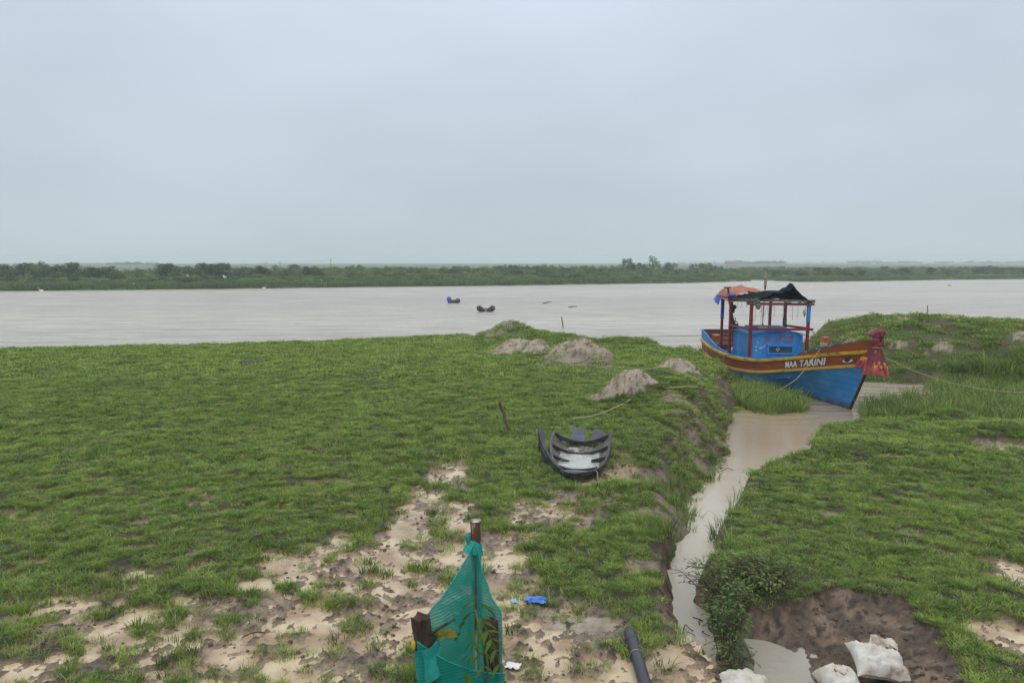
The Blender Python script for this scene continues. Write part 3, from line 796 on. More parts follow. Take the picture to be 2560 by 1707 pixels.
# crumbs of trodden mud and bits of straw
m_crumb = mat('mud_crumb', (.095, .066, .045), .75, (.17, .125, .086), 3, .6, 40, .25)
def crumb_obj(i):
    mm = MB(); mm.blob((0, 0, .2), (1, .8, .62), 9, 6, .55, 2.6, seed=70 + i)
    return bpy.data.objects.new('crumb', mm.mesh('crumb', m_crumb))
crumbs = [crumb_obj(i) for i in range(5)]
x, y = cand(26000, 5.2, 17); t = terrain(x, y)
k = (((t['Mw'] > .35) & (t['z'] > -.05)) | ((t['hol'] > .5) & (t['dp'] > .1))) & (t['S'] < .3) & (rng.random(x.size) < .25 + .75 * (fbm(x * 1.9, y * 1.9, 221, 3) > .02))
k &= (fbm(x * 1.9, y * 1.9, 221, 3) > -.12)
x, y, z = x[k], y[k], t['z'][k]; m_ = len(x)
sz = .007 + .024 * rng.random(m_) ** 2.6
scatter('mud_crumbs', np.stack([x, y, z], 1), rng.uniform(0, 6.283, m_), np.stack([sz, sz, sz], 1), rng.uniform(-.4, .4, (m_, 2)), crumbs, label='small dark crumbs of mud scattered over the wet ground', cat='mud')
straw = []
for i in range(4):
    mm = MB(); rr_ = random.Random(i); mm.tube([(-.5, 0, .02), (-.1, rr_.uniform(-.08, .08), .06), (.5, rr_.uniform(-.1, .1), .03)], [.018, .02, .008], 4)
    straw.append(bpy.data.objects.new('straw', mm.mesh('straw', mat('straw', (.40, .33, .19), .8, (.26, .19, .10), 4))))
x, y = cand(2600, 5.2, 20); t = terrain(x, y)
k = (t['dw'] > .2) & (t['dp'] > .05) & (rng.random(x.size) < .25 + .5 * (t['Mw'] > .3))
x, y, z = x[k], y[k], t['z'][k]; m_ = len(x); sz = rng.uniform(.05, .22, m_)
scatter('straw', np.stack([x, y, z + .012 + .03 * (t['Mw'][k] < .2)], 1), rng.uniform(0, 6.283, m_), np.stack([sz, sz * .7, sz * .7], 1), rng.uniform(-.15, .15, (m_, 2)), straw, label='bits of pale straw and dead grass lying about', cat='straw')
# ================================================================== FISHING BOAT
m_blue = mat('blue_paint', (.020, .165, .43), .5, (.060, .26, .49), 1.6, .15, 18, .35, (.22, .34, .44), 7, .38, streak=(1, 1, .45))
m_blue_in = mat('blue_inner_paint', (.018, .14, .42), .5, (.03, .22, .52), 2.5, .1, 20, .4, (.35, .5, .62), 9, .38)
m_hullblue = mat('hull_blue_paint', (.028, .200, .49), .42, (.13, .36, .58), 1.3, .2, 14, .4, (.05, .09, .12), 9, .27, streak=(.7, .7, 1.3), lo=.48, hi=.8)
m_rust = mat('red_oxide_paint', (.27, .068, .020), .5, (.18, .045, .018), 2.2, .15, 16, .4, (.36, .15, .075), 7, .40, streak=(.5, .5, 2.4))
m_yel = mat('yellow_paint', (.62, .41, .04), .5, (.42, .25, .03), 3, .15, 16, .4, (.13, .085, .03), 6, .43, streak=(.6, .6, 2))
m_yel2 = mat('worn_yellow_paint', (.60, .38, .06), .5, (.46, .29, .10), 3, .15, 16, .4, (.14, .085, .03), 5, .40, streak=(.6, .6, 2))
m_red = mat('red_post_paint', (.20, .018, .022), .5, (.15, .014, .018), 5, .1, 20, .4, (.32, .18, .15), 11, .33)
m_wood = mat('weathered_wood', (.115, .062, .038), .8, (.075, .045, .032), 5, .3, 22, .25, (.21, .15, .10), 14, .4, streak=(1, 1, .2))
m_plank = mat('plank_wood', (.19, .11, .065), .8, (.11, .065, .045), 4, .3, 22, .25, (.28, .20, .14), 10, .4)
m_white = mat('white_paint', (.72, .72, .68), .5, (.6, .6, .57), 9, .1, 20, .4)
m_outline = mat('dark_outline_paint', (.055, .016, .012), .6)
m_black = mat('black_metal', (.022, .022, .026), .55, (.06, .045, .04), 9, .2, 30)
m_signred = mat('faded_red_lettering', (.33, .10, .075), .6, (.25, .12, .12), 14)
m_chalk = mat('chalk_white', (.55, .62, .68), .8)
m_glass = mat('dark_window', (.035, .05, .045), .18, (.06, .075, .06), 6, .05, 10, .5)
m_rope = mat('pale_rope', (.40, .35, .21), .85, (.30, .26, .15), 20, .4, 60)
m_rope_d = mat('weathered_rope', (.22, .19, .13), .9, (.13, .11, .08), 14, .4, 60)
m_orange_t = mat('orange_tarpaulin', (.36, .145, .090), .7, (.29, .11, .07), 2.5, .4, 9, .2, (.42, .24, .17), 8, .36)
m_dark_t = mat('dark_tarpaulin', (.005, .010, .013), .8, (.010, .022, .026), 2, .6, 8, .05)
m_tarp_blue = mat('blue_tarpaulin', (.02, .065, .33), .5, (.04, .10, .45), 4)
m_tan = mat('tan_wrapping', (.33, .255, .18), .85, (.24, .18, .13), 7, .3, 25)
m_grey = mat('grey_wood', (.14, .13, .12), .8, (.09, .08, .07), 8, .3, 25)
m_orange = mat('orange_paint', (.46, .115, .035), .5, (.35, .085, .03), 6, .1, 20, .4, (.5, .25, .15), 12, .34)

# waterline slime and plank seams on the hull paint
nt_ = m_hullblue.node_tree; n_, l_ = nt_.nodes, nt_.links; b_ = n_['Principled BSDF']
src_ = b_.inputs['Base Color'].links[0].from_socket
tc_ = n_.new('ShaderNodeTexCoord'); sp_ = n_.new('ShaderNodeSeparateXYZ'); l_.new(tc_.outputs['Object'], sp_.inputs[0])
nn_ = n_.new('ShaderNodeTexNoise'); nn_.inputs['Scale'].default_value = 3.5; nn_.inputs['Detail'].default_value = 6; l_.new(tc_.outputs['Object'], nn_.inputs['Vector'])
ad_ = n_.new('ShaderNodeMath'); ad_.operation = 'MULTIPLY_ADD'; ad_.inputs[1].default_value = .55; l_.new(nn_.outputs[0], ad_.inputs[0]); l_.new(sp_.outputs['Z'], ad_.inputs[2])
mr_ = n_.new('ShaderNodeMapRange'); mr_.inputs['From Min'].default_value = .33; mr_.inputs['From Max'].default_value = .50; mr_.inputs['To Min'].default_value = .85; mr_.inputs['To Max'].default_value = 0
l_.new(ad_.outputs[0], mr_.inputs[0])
mx_ = n_.new('ShaderNodeMix'); mx_.data_type = 'RGBA'; l_.new(mr_.outputs[0], mx_.inputs[0]); l_.new(src_, mx_.inputs[6]); mx_.inputs[7].default_value = (.045, .055, .04, 1)
wv_ = n_.new('ShaderNodeTexWave'); wv_.wave_type = 'BANDS'; wv_.bands_direction = 'Z'; wv_.inputs['Scale'].default_value = 1.5; wv_.inputs['Distortion'].default_value = .5; l_.new(tc_.outputs['Object'], wv_.inputs['Vector'])
mw_ = n_.new('ShaderNodeMapRange'); mw_.inputs['From Min'].default_value = .0; mw_.inputs['From Max'].default_value = .05; mw_.inputs['To Min'].default_value = .45; mw_.inputs['To Max'].default_value = 0
l_.new(wv_.outputs['Fac'], mw_.inputs[0])
mx2_ = n_.new('ShaderNodeMix'); mx2_.data_type = 'RGBA'; l_.new(mw_.outputs[0], mx2_.inputs[0]); l_.new(mx_.outputs[2], mx2_.inputs[6]); mx2_.inputs[7].default_value = (.012, .06, .15, 1)
l_.new(mx2_.outputs[2], b_.inputs['Base Color'])

BA = math.radians(-3)
BOW = (10.85, 23.4, ZW)
fwd = Vector((-math.sin(BA), -math.cos(BA), 0))
boat = empty('fishing_boat', BOW, (0, 0, math.atan2(fwd.y, fwd.x)),
             'blue and red wooden fishing boat with a canopy moored in the muddy creek', 'boat')
boat.rotation_euler = (R(-0.6), R(0.0), math.atan2(fwd.y, fwd.x))

def curve(pts):
    xs = np.array([p[0] for p in pts], float); ys = np.array([p[1] for p in pts], float)
    d = np.gradient(ys, xs)
    def f(x):
        x = min(max(x, xs[0]), xs[-1]); i = min(int(np.searchsorted(xs, x, 'right')) - 1, len(xs) - 2)
        h = xs[i + 1] - xs[i]; t = (x - xs[i]) / h
        return float((2 * t ** 3 - 3 * t ** 2 + 1) * ys[i] + (t ** 3 - 2 * t ** 2 + t) * h * d[i] + (-2 * t ** 3 + 3 * t ** 2) * ys[i + 1] + (t ** 3 - t ** 2) * h * d[i + 1])
    return f
Ls = 12.3
f_b = curve([(0, .05), (.5, .30), (1.5, .74), (2.5, 1.05), (4, 1.32), (6, 1.43), (8, 1.40), (10, 1.27), (11.4, 1.12), (12.3, 1.02)])
f_zr = curve([(0, 2.02), (.8, 1.80), (2.3, 1.38), (4, 1.05), (6, .86), (8, .79), (10, .80), (12.3, .95)])
f_dz = curve([(0, .45), (.8, .45), (2.3, .42), (4, .43), (6, .46), (8, .50), (10, .50), (12.3, .48)])
f_bw = curve([(0, .045), (1, .16), (2.8, .50), (4, .90), (6, 1.24), (8, 1.26), (10, 1.08), (12.3, .7)])
f_up = curve([(0, .34), (.8, .30), (1.4, .26), (1.9, .16), (2.2, .05), (3, .04), (6, .04), (8, .06), (9.5, .18), (11, .36), (12.3, .46)])   # bulwark above the rail

def sx(s, z):
    k = max(0.0, 1 - s / 3.0)
    return -(s - .62 * max(z, -.2) * k) + (0.10 * max(z, 0) * max(0, (s - 9) / 3.3) * -1)
def hp(s, b, z, side):
    return Vector((sx(s, z), side * b, z))
def band(s, t, off=0.0, side=-1):
    """point on the red band, t = 0 at the lower rail, 1 at the upper rail"""
    zr = f_zr(s); z2 = zr - f_dz(s); b = f_b(s)
    z = z2 + (zr - z2) * t
    return hp(s, b - .035 * (1 - t) + off, z, side)
SS = [0, .12, .3, .5, .75, 1, 1.4, 1.8, 2.3, 2.8, 3.4, 4, 4.7, 5.4, 6, 6.7, 7.4, 8, 8.6, 9.2, 9.8, 10.4, 11, 11.5, 12, 12.3]
def hull_section(s, n=9):
    z2 = f_zr(s) - f_dz(s); b2 = f_b(s) - .035; bw = f_bw(s)
    P = [(.03, -.62), (bw * .55, -.45), (bw, 0), (b2, z2)]
    fz = curve([(0, P[0][1]), (.3, P[1][1]), (.55, 0), (1, z2)]); fb = curve([(0, P[0][0]), (.3, P[1][0]), (.55, bw), (1, b2)])
    return [(max(.03, fb(i / n)), fz(i / n)) for i in range(n + 1)]
m = MB()
for side in (-1, 1):
    rows = [[hp(s, b, z, side) for b, z in hull_section(s)] for s in SS]
    m.grid(rows, True, flip=(side > 0))
sec = hull_section(Ls)
m.add([hp(Ls, b, z, -1) for b, z in sec] + [hp(Ls, b, z, 1) for b, z in reversed(sec)], [tuple(range(2 * len(sec)))])
m.build('hull', m_hullblue, boat)
# red band with yellow rails
m = MB()
for side in (-1, 1):
    m.grid([[band(s, t / 3, 0, side) for t in range(4)] for s in SS], True, flip=(side > 0))
m.add([band(Ls, 0, 0, -1), band(Ls, 1, 0, -1), band(Ls, 1, 0, 1), band(Ls, 0, 0, 1)], [(0, 1, 2, 3)])
m.build('topside_band', m_rust, boat, label='rust red painted band between two yellow rails')
def rail(name, t0, t1, out, material, s0=0.0, s1=Ls, **kw):
    m = MB()
    for side in (-1, 1):
        rows = []
        for s in [q for q in SS if s0 <= q <= s1]:
            a, c = band(s, t0, .004, side), band(s, t1, .004, side)
            a2, c2 = band(s, t0, out, side), band(s, t1, out, side)
            inn = band(s, t1, -.07, side)
            rows.append([a, a2 + Vector((0, 0, .012)), c2 - Vector((0, 0, .012)), c2 + Vector((0, -side * .02, 0)), c, inn])
        m.grid(rows, False, flip=(side > 0))
    return m.build(name, material, boat, **kw)
rail('upper_rail', .84, 1.10, .055, m_yel)
rail('lower_rail', -.16, .08, .055, m_yel2)
# inside: bulwark lining, deck
m = MB()
for side in (-1, 1):
    rows = []
    for s in SS[1:]:
        zr = f_zr(s) + f_dz(s) * .10; b = f_b(s); up = f_up(s) if s > 2.2 else .03
        if s > 2.2:
            rows.append([hp(s, b - .015, zr - .01, side), hp(s, b - .01, zr + up, side), hp(s, b - .07, zr + up, side), hp(s, max(.02, b - .10), zr - .1, side), hp(s, max(.02, b - .16), max(zr - .75, .12), side)])
        else:
            rows.append([hp(s, b - .07, zr - .01, side), hp(s, max(.02, b - .075), zr + .004, side), hp(s, max(.015, b - .08), zr, side), hp(s, max(.01, b - .10), zr - .1, side), hp(s, max(.01, b - .16), max(zr - .75, .12), side)])
    m.grid(rows, False, flip=(side > 0))
zr = f_zr(Ls) + .05; up = f_up(Ls)
m.build('bulwark', m_blue_in, boat)
m = MB()
for k in range(2):   # transom boards
    m.box((sx(Ls, zr + up * (k + .5) / 2) + .03, 0, zr + up * (.25 + .5 * k)), (.06, 2 * f_b(Ls) - .1, up / 2 - .008))
m.box((sx(Ls, zr) + .03, 0, zr - .25), (.058, 2 * f_b(Ls) - .12, .5))
m.build('transom', m_wood, boat, label='dark brown boarded transom')
m = MB()
rows = [[hp(s, max(.02, f_b(s) - .15), max(f_zr(s) - .55, .25), sd) for sd in (-1, 1)] for s in SS[4:]]
m.grid(rows, False)
m.build('deck', m_blue_in, boat)
m = MB()
for s, w in ((10.4, .42), (10.95, .38), (11.5, .45)):   # loose stern thwarts
    m.box((sx(s, .8), 0, f_zr(s) + .12), (w, 2 * f_b(s) - .2, .05), (0, 0, random.uniform(-.04, .04)))
m.build('stern_planks', m_plank, boat)
m = MB()
m.box((sx(11.5, 1.1), -.55, f_zr(11.5) + .26), (.3, .32, .22), (0, .1, .3))
m.box((sx(11.2, 1.1), .05, f_zr(11.5) + .2), (.9, .16, .1), (0, .05, .9))
m.build('stern_blocks', m_orange, boat)
# stem timber
m = MB()
path = [Vector((sx(0, z) + .05, 0, z)) for z in (-.62, -.2, .3, .8, 1.3, 1.8, 2.3, 2.55)]
for a, c in zip(path[:-1], path[1:]): m.bar(a - (c - a) * .01 - Vector((.03, 0, 0)), c - Vector((.03, 0, 0)),    .055, .10, up=(1, 0, 0))
m.build('stem', m_outline, boat, label='dark red raked stem timber')
# scalloped bow bulwark with blue edge
m = MB(); me_ = MB()
def scal(s):
    steps = [(.0, .36), (.75, .30)]
    if s < .75: return .33 - .04 * s
    k = (s - .75) / .36; i = int(k); fr = k - i
    return max(.03, (.27 - .055 * i) + .05 * math.sin(math.pi * min(1, fr * 1.15)) - .05 * fr)
for side in (-1, 1):
    rows, er = [], []
    for i in range(73):
        s = .06 + i * .03
        zr = f_zr(s) + f_dz(s) * .11; b = f_b(s) - .012; h = scal(s)
        rows.append([hp(s, b, zr, side), hp(s, b + .02, zr + h, side), hp(s, max(.01, b - .045), zr + h, side), hp(s, max(.01, b - .06), zr, side)])
        if s > .75: er.append([hp(s, b + .028, zr + h - .012, side), hp(s, b + .028, zr + h + .022, side), hp(s, max(.01, b - .05), zr + h + .022, side), hp(s, max(.01, b - .05), zr + h - .012, side)])
    m.grid(rows, False, flip=(side > 0)); me_.grid(er, False, flip=(side > 0))
bb = m.build('bow_bulwark', m_rust, boat, label='red scalloped bulwark at the bow')
me_.build('scallop_edge', m_blue_in, bb)
# foredeck
m = MB()
m.grid([[hp(s, max(.01, f_b(s) - .08), f_zr(s) - .02, sd) for sd in (-1, 0, 1)] for s in SS[1:8]], False)
m.build('foredeck', m_plank, boat)

# mooring bitt on the near rail
bt = MB(); s = 1.42
c = band(s, 1, -.22)
bt.box(c + Vector((0, 0, .23)), (.14, .14, .62), (0, .05, .2), 1.1)
bo = bt.build('mooring_bitt', m_grey, boat)
bt = MB(); bt.box(c + Vector((.0, 0, .50)), (.20, .20, .22), (0, .08, .25), 1.06, jit=.012)
bt.build('bitt_head', m_orange, bo)
BITT = boat.matrix_basis @ (c + Vector((.02, -.05, .38)))

# -------- lettering on the band
def text_mesh(txt, size, offset, extrude):
    cu = bpy.data.curves.new('letters', 'FONT'); cu.body = txt; cu.size = size; cu.offset = offset; cu.extrude = extrude
    cu.resolution_u = 4; cu.space_character = 1.04
    o = bpy.data.objects.new('letters', cu); COL.objects.link(o)
    bpy.context.view_layer.update()
    me = bpy.data.meshes.new_from_object(o.evaluated_get(bpy.context.evaluated_depsgraph_get()))
    bpy.data.objects.remove(o)
    return me
def put_text(txt, s_a, s_b, t0, t1, off, parent, name, material, bold, slope=0.0):
    me = text_mesh(txt, 1.0, bold, .5)
    co = np.zeros(len(me.vertices) * 3); me.vertices.foreach_get('co', co); co = co.reshape(-1, 3)
    x0, x1, y0, y1 = co[:, 0].min(), co[:, 0].max(), co[:, 1].min(), co[:, 1].max()
    for i, (x, y, z) in enumerate(co):
        fx, fy = (x - x0) / (x1 - x0), (y - y0) / (y1 - y0)
        co[i] = band(s_a + (s_b - s_a) * fx, t0 + (t1 - t0) * fy + slope * fx, off + .006 * (1 if z > 0 else -1))
    me.vertices.foreach_set('co', co.ravel()); me.update()
    me.materials.clear(); me.materials.append(material)
    o = bpy.data.objects.new(name, me); COL.objects.link(o); o.parent = parent
    return o
put_text('MAA', 2.62, 2.12, .19, .75, .016, boat, 'name_lettering', m_white, .022)
put_text('TARINI', 2.03, 1.16, .20, .77, .016, boat, 'name_lettering', m_white, .022)
put_text('MAA', 2.66, 2.14, .14, .71, .006, boat, 'lettering_outline', m_outline, .04)  # dark painted outline behind the white letters
put_text('TARINI', 2.065, 1.18, .15, .73, .006, boat, 'lettering_outline', m_outline, .04)
# painted eye
def eye_shape(r1, r2, n=24, fn=None):
    return [(r1 * math.cos(2 * math.pi * i / n), (r2(2 * math.pi * i / n) if callable(r2) else r2) * math.sin(2 * math.pi * i / n)) for i in range(n)]
def decal(name, pts, s_c, t_c, sc_s, sc_t, off, material):
    m = MB(); n = len(pts)
    m.add([band(s_c - x * sc_s, t_c + y * sc_t, off) for x, y in pts] + [band(s_c - x * sc_s, t_c + y * sc_t, off - .012) for x, y in pts],
          [tuple(range(n))] + [(i, (i + 1) % n, (i + 1) % n + n, i + n) for i in range(n)])
    return m.build(name, material, boat)
decal('eye_outline', [(x, y * (.55 if y > 0 else 1.0) + .1 * abs(x)) for x, y in eye_shape(1, .9)], .54, .42, .155, .235, .009, m_outline)
decal('eye_white', [(x, y * (.45 if y > 0 else 1.0) + .1 * abs(x)) for x, y in eye_shape(1, .85)], .54, .42, .135, .20, .013, m_white)
decal('eye_pupil', [(x, y) for x, y in eye_shape(1, 1)], .545, .47, .075, .19, .017, m_black)

# -------- cabin
XF, XA, HW_ = -5.85, -8.0, 1.02
z0, zs, zc = .45, 1.80, 1.97
def roof_z(y): return zc - (zc - zs) * (abs(y) / HW_) ** 2
m = MB()
ys_ = np.linspace(-HW_, HW_, 15)
for X_, sg in ((XF, 1), (XA, -1)):
    top = [(X_, y, roof_z(y)) for y in ys_]; bot = [(X_, y, z0) for y in ys_]
    m.grid([bot, top], False, flip=(sg < 0))
for sg in (-1, 1):
    m.grid([[(XA, sg * HW_, z0), (XF, sg * HW_, z0)], [(XA, sg * HW_, zs), (XF, sg * HW_, zs)]], False, flip=(sg > 0))
cab = m.build('cabin', m_blue, boat)
m = MB()
m.grid([[(X_, y * 1.05, roof_z(y) + .006) for y in ys_] for X_ in (XA - .08, XF + .08)], True)
m.grid([[(X_, y * 1.05, roof_z(y) + .05) for y in ys_] for X_ in (XA - .08, XF + .08)], True, flip=True)
for X_ in (XA - .08, XF + .08):
    m.grid([[(X_, y * 1.05, roof_z(y) + .006) for y in ys_], [(X_, y * 1.05, roof_z(y) + .05) for y in ys_]], False)
for sg in (-1, 1):
    m.grid([[(XA - .08, sg * HW_ * 1.05, zs + .006), (XF + .08, sg * HW_ * 1.05, zs + .006)], [(XA - .08, sg * HW_ * 1.05, zs + .05), (XF + .08, sg * HW_ * 1.05, zs + .05)]], False)
m.build('cabin_roof', m_blue_in, cab)
m = MB()
m.box((-6.55, .12, 2.06), (.75, .72, .10), (0, .02, .05)); m.box((-7.2, -.35, 2.045), (.5, .8, .09), (0, -.04, -.05))
m.build('roof_hatch', m_blue, cab)
m = MB()
rows = [[(-6.2 - .9 * i / 10, -.45 + 1.1 * j / 10, roof_z(-.45 + 1.1 * j / 10) + .065 + .09 * abs(float(pn(i * .5, j * .5, 4))) + .04 * (i / 10)) for j in range(11)] for i in range(11)]
m.grid(rows, True); m.build('folded_white_sheet', m_white, cab)
# window in the front wall: frame proud of the wall, dark pane with a glimpse of something pale inside
yc, zcw, ww, hh = .12, 1.23, 1.06, .37
m = MB()
fx = XF + .012
m.box((fx + .02, yc, zcw + hh / 2 - .03), (.06, ww, .06)); m.box((fx + .02, yc, zcw - hh / 2 + .03), (.06, ww, .06))
m.box((fx + .02, yc - ww / 2 + .03, zcw), (.058, .06, hh - .12)); m.box((fx + .02, yc + ww / 2 - .03, zcw), (.058, .06, hh - .12))
wf = m.build('window', m_blue_in, cab)
m = MB(); m.box((fx, yc, zcw), (.012, ww - .12, hh - .12)); m.build('pane', m_glass, wf)
def strokes(name, lines, origin, uvec, vvec, nrm, w, material, parent):
    """painted letter strokes: each polyline becomes a thin raised ribbon"""
    m = MB(); o = Vector(origin); U = Vector(uvec); V = Vector(vvec); N = Vector(nrm)
    for li, ln in enumerate(lines):
        P = [o + U * a + V * b_ for a, b_ in ln]
        for a, c in zip(P[:-1], P[1:]):
            d = (c - a).normalized(); q = N.cross(d) * w / 2; e_ = d * w * .35; lift = N * (.004 + .0007 * li)
            m.add([a - e_ - q + lift, c + e_ - q + lift, c + e_ + q + lift, a - e_ + q + lift, a - e_ - q, c + e_ - q, c + e_ + q, a - e_ + q],
                  [(0, 1, 2, 3), (0, 4, 5, 1), (1, 5, 6, 2), (2, 6, 7, 3), (3, 7, 4, 0)])
    return m.build(name, material, parent)
def arc(cx, cy, rx, ry, a0, a1, n=8):
    return [(cx + rx * math.cos(R(a0 + (a1 - a0) * i / n)), cy + ry * math.sin(R(a0 + (a1 - a0) * i / n))) for i in range(n + 1)]
# the boat's name in the local script, red on blue
odia = []
odia += [arc(.20, .45, .17, .42, 180, 10), [(.03, .45), (.03, .05), (.37, .05)], [(.37, .55), (.37, .0)], [(.10, .42), (.30, .42), (.30, .22)], [(.48, .85), (.48, .0)]]
odia += [arc(.98, .52, .17, .36, 200, -20), arc(.98, .38, .14, .30, 170, 370), [(.90, .5), (1.05, .5)], [(1.22, .85), (1.22, .0)]]
odia += [arc(1.42, .50, .15, .36, 210, -30), [(1.42, .45), (1.42, .05), (1.56, .2)], arc(1.42, 1.0, .16, .15, 190, 20), [(1.55, .05), (1.68, -.18)]]
odia += [arc(1.80, .45, .14, .40, 180, 0), [(1.66, .45), (1.66, .02), (1.76, .25), (1.86, .02)], [(1.94, .45), (1.94, 0)], [(2.04, .85), (2.04, 0)], [(2.14, .85), (2.14, 0)], arc(2.06, .9, .1, .12, 0, 180)]
for wd, wl_ in (('first', odia[:5]), ('second', odia[5:])):
  strokes('local_script_lettering', wl_, (XF + .004, -.58, 1.54), (0, .56, 0), (0, 0, .23), (1, 0, 0), .026, m_signred, cab)
scr = [arc(0, .55, .08, .1, 0, 360, 10), arc(.02, 0, .1, .12, 40, 320, 8), [(.02, -.12), (.12, .1)], arc(.42, .35, .1, .12, 0, 330, 8), [(.36, .2), (.5, .5)], arc(.62, .45, .07, .13, 20, 300, 8), [(.76, .4), (.78, .7), (.88, .72), (.84, .5)], [(.02, 1.25), (.12, 1.3), (.24, 1.05)], [(.38, -.35), (.5, -.45)]]
for sc__ in scr: strokes('chalk_mark', [sc__], (XF + .004, -.86, 1.20), (0, .42, 0), (0, 0, .26), (1, 0, 0), .014, m_chalk, cab)
strokes('pale_mark_in_window', [[(-.25, .5), (-.05, .1), (.1, .2), (.2, .5)], arc(0, .6, .12, .1, 0, 180, 5)], (fx + .008, .02, 1.17), (0, .3, 0), (0, 0, .2), (1, 0, 0), .02, m_chalk, wf)

# -------- canopy frame
ZB = 3.08
PF = [(-5.72, -1.17), (-5.72, 1.14), (-7.95, 1.16), (-8.0, -1.18), (-9.35, -1.08), (-9.4, 1.1)]
for i, (px_, py_) in enumerate(PF):
    m = MB(); base = .55
    lean = Vector((.02, .0, 0)) if i < 2 else Vector((0, 0, 0))
    top = ZB + (0.03 if i < 4 else .02)
    m.bar(Vector((px_, py_, base)) - lean, Vector((px_, py_, top)) + lean, .115 if i in (0, 3) else .10, .10, up=(1, 0, 0))
    p_ = m.build('canopy_post', m_red, boat)
    if i in (1, 4):
        z0_, z1_ = (2.35, 3.0) if i == 1 else (2.2, 3.02)
        m = MB(); m.bar((px_ + .003, py_, z0_), (px_ + .01, py_, z1_), .118, .118, up=(1, 0, 0))
        p_['label'] = 'red canopy post with a blue painted upper end'
        m.build('blue_sleeve', m_blue_in if i == 1 else m_tarp_blue, p_)
    if i == 2:
        m = MB(); m.bar((px_ + .003, py_, 1.6), (px_ + .004, py_, 2.35), .118, .118, up=(1, 0, 0)); m.build('bare_wood_end', m_grey, p_)
m = MB()
m.bar((-5.72, -1.35, ZB - .02), (-5.72, 1.28, ZB - .03), .07, .10)
m.build('canopy_beam', m_red, boat)
m = MB(); m.bar((-5.76, -1.42, ZB + .12), (-5.74, 1.38, ZB + .1), .09, .09); m.build('canopy_pole', m_grey, boat)
m = MB(); m.bar((-7.98, -1.32, ZB), (-7.98, 1.3, ZB), .07, .10); m.build('canopy_beam', m_red, boat)
m = MB(); m.bar((-9.5, -1.30, ZB + .04), (-9.5, 1.3, ZB + .04), .1, .1); m.build('canopy_beam', m_wood, boat)
for sd in (-1, 1):
    m = MB(); m.bar((-5.6, sd * 1.19, ZB + .055), (-10.0, sd * 1.14, ZB + .10), .08, .08); m.build('canopy_side_pole', m_wood, boat)
m = MB(); m.bar((-5.66, -1.3, 2.06), (-5.66, 1.33, 2.06), .05, .10); m.build('guard_rail', m_red, boat)
m = MB(); m.bar((-5.72, -1.22, 2.07), (-8.05, -1.20, 2.02), .05, .09); m.build('guard_rail', m_red, boat)
m = MB(); m.bar((-5.72, 1.20, 2.09), (-8.0, 1.2, 2.02), .05, .09); m.build('guard_rail', m_red, boat)
# steering wheel hub by the aft post, exhaust stack with wrapped foot
m = MB(); m.tube([(-8.02, -1.02, 2.05), (-7.82, -1.02, 2.05)], .04, 8)
for k in range(4):
    a_ = k * math.pi / 2 + .2
    m.tube([(-7.92, -1.02, 2.05), (-7.92, -1.02 + .12 * math.sin(a_), 2.05 + .30 * math.cos(a_))], .022, 6)
m.tube([(-7.92, -1.02 + .15 * math.cos(t_ / 8 * math.pi), 2.05 + .15 * math.sin(t_ / 8 * math.pi)) for t_ in range(17)], .02, 6)
m.build('steering_wheel', m_black, boat)
EX = Vector((-8.25, -1.0, 0))
m = MB(); m.tube([EX + Vector((0, .12, .65)), EX + Vector((0, .1, 1.25)), EX + Vector((.0, .06, 2.0)), EX + Vector((0, -.08, 2.6)), EX + Vector((-.02, -.24, 3.55)), EX + Vector((-.02, -.25, 3.62))], [.055, .055, .06, .06, .045, .045], 8)
m.tube([EX + Vector((-.02, -.42, 3.60)), EX + Vector((-.02, -.12, 3.61))], .03, 6)
m.blob(EX + Vector((.03, -.06, 2.62)), (.10, .13, .12), seed=3); m.blob(EX + Vector((.03, .03, 2.78)), (.09, .11, .1), seed=4)
ex = m.build('exhaust_stack', m_black, boat)
m = MB(); m.box(EX + Vector((.0, .08, 1.75)), (.24, .24, .66), (.03, 0, 0), .95, jit=.012); m.build('exhaust_wrapping', m_tan, ex)
# short mast through the canopy
m = MB(); m.tube([(-6.9, -.22, 2.1), (-6.88, -.2, 3.3), (-6.86, -.2, 3.62)], [.02, .018, .018], 6)
ms = m.build('flag_pole', m_grey, boat)
m = MB(); m.tube([(-6.86, -.2, 3.58), (-6.85, -.2, 3.8), (-6.85, -.2, 4.12), (-6.84, -.2, 4.3)], [.03, .06, .045, .012], 7); m.build('furled_flag', m_tan, ms)
# lashings and frayed ends hanging from the front beam
for k in range(22):
    y_ = random.uniform(-1.2, 1.2); x_ = -5.70 + random.uniform(-.03, .05); L_ = random.choice([.12, .18, .25, .5, .75, .95]) * random.uniform(.6, 1)
    m = MB(); m.tube([(x_, y_, ZB - .02), (x_ + .02, y_ + random.uniform(-.04, .04), ZB - L_ * .5), (x_ + .01, y_ + random.uniform(-.06, .06), ZB - L_)], .007, 4); m.build('frayed_lashing', m_rope_d, boat)
for k in range(7):
    x_ = -6.2 - k * .5; L_ = random.uniform(.1, .4)
    m = MB(); m.tube([(x_, -1.2, ZB), (x_ + .04, -1.22, ZB - L_ * .6), (x_, -1.2 + random.uniform(-.06, .06), ZB - L_)], .007, 4); m.build('frayed_lashing', m_rope_d, boat)
for y_, r_ in ((-1.13, .11), (-.98, .13), (-1.03, .10), (.2, .08), (.35, .07), (.75, .07), (1.0, .075), (1.2, .10), (1.28, .08)):
    m = MB(); m.blob((-5.68, y_, ZB + random.uniform(-.02, .08)), (r_ * .8, r_, r_ * .9), 10, 7, .3, 3, seed=int(r_ * 900)); m.build('lashing_knot', m_rope_d, boat)
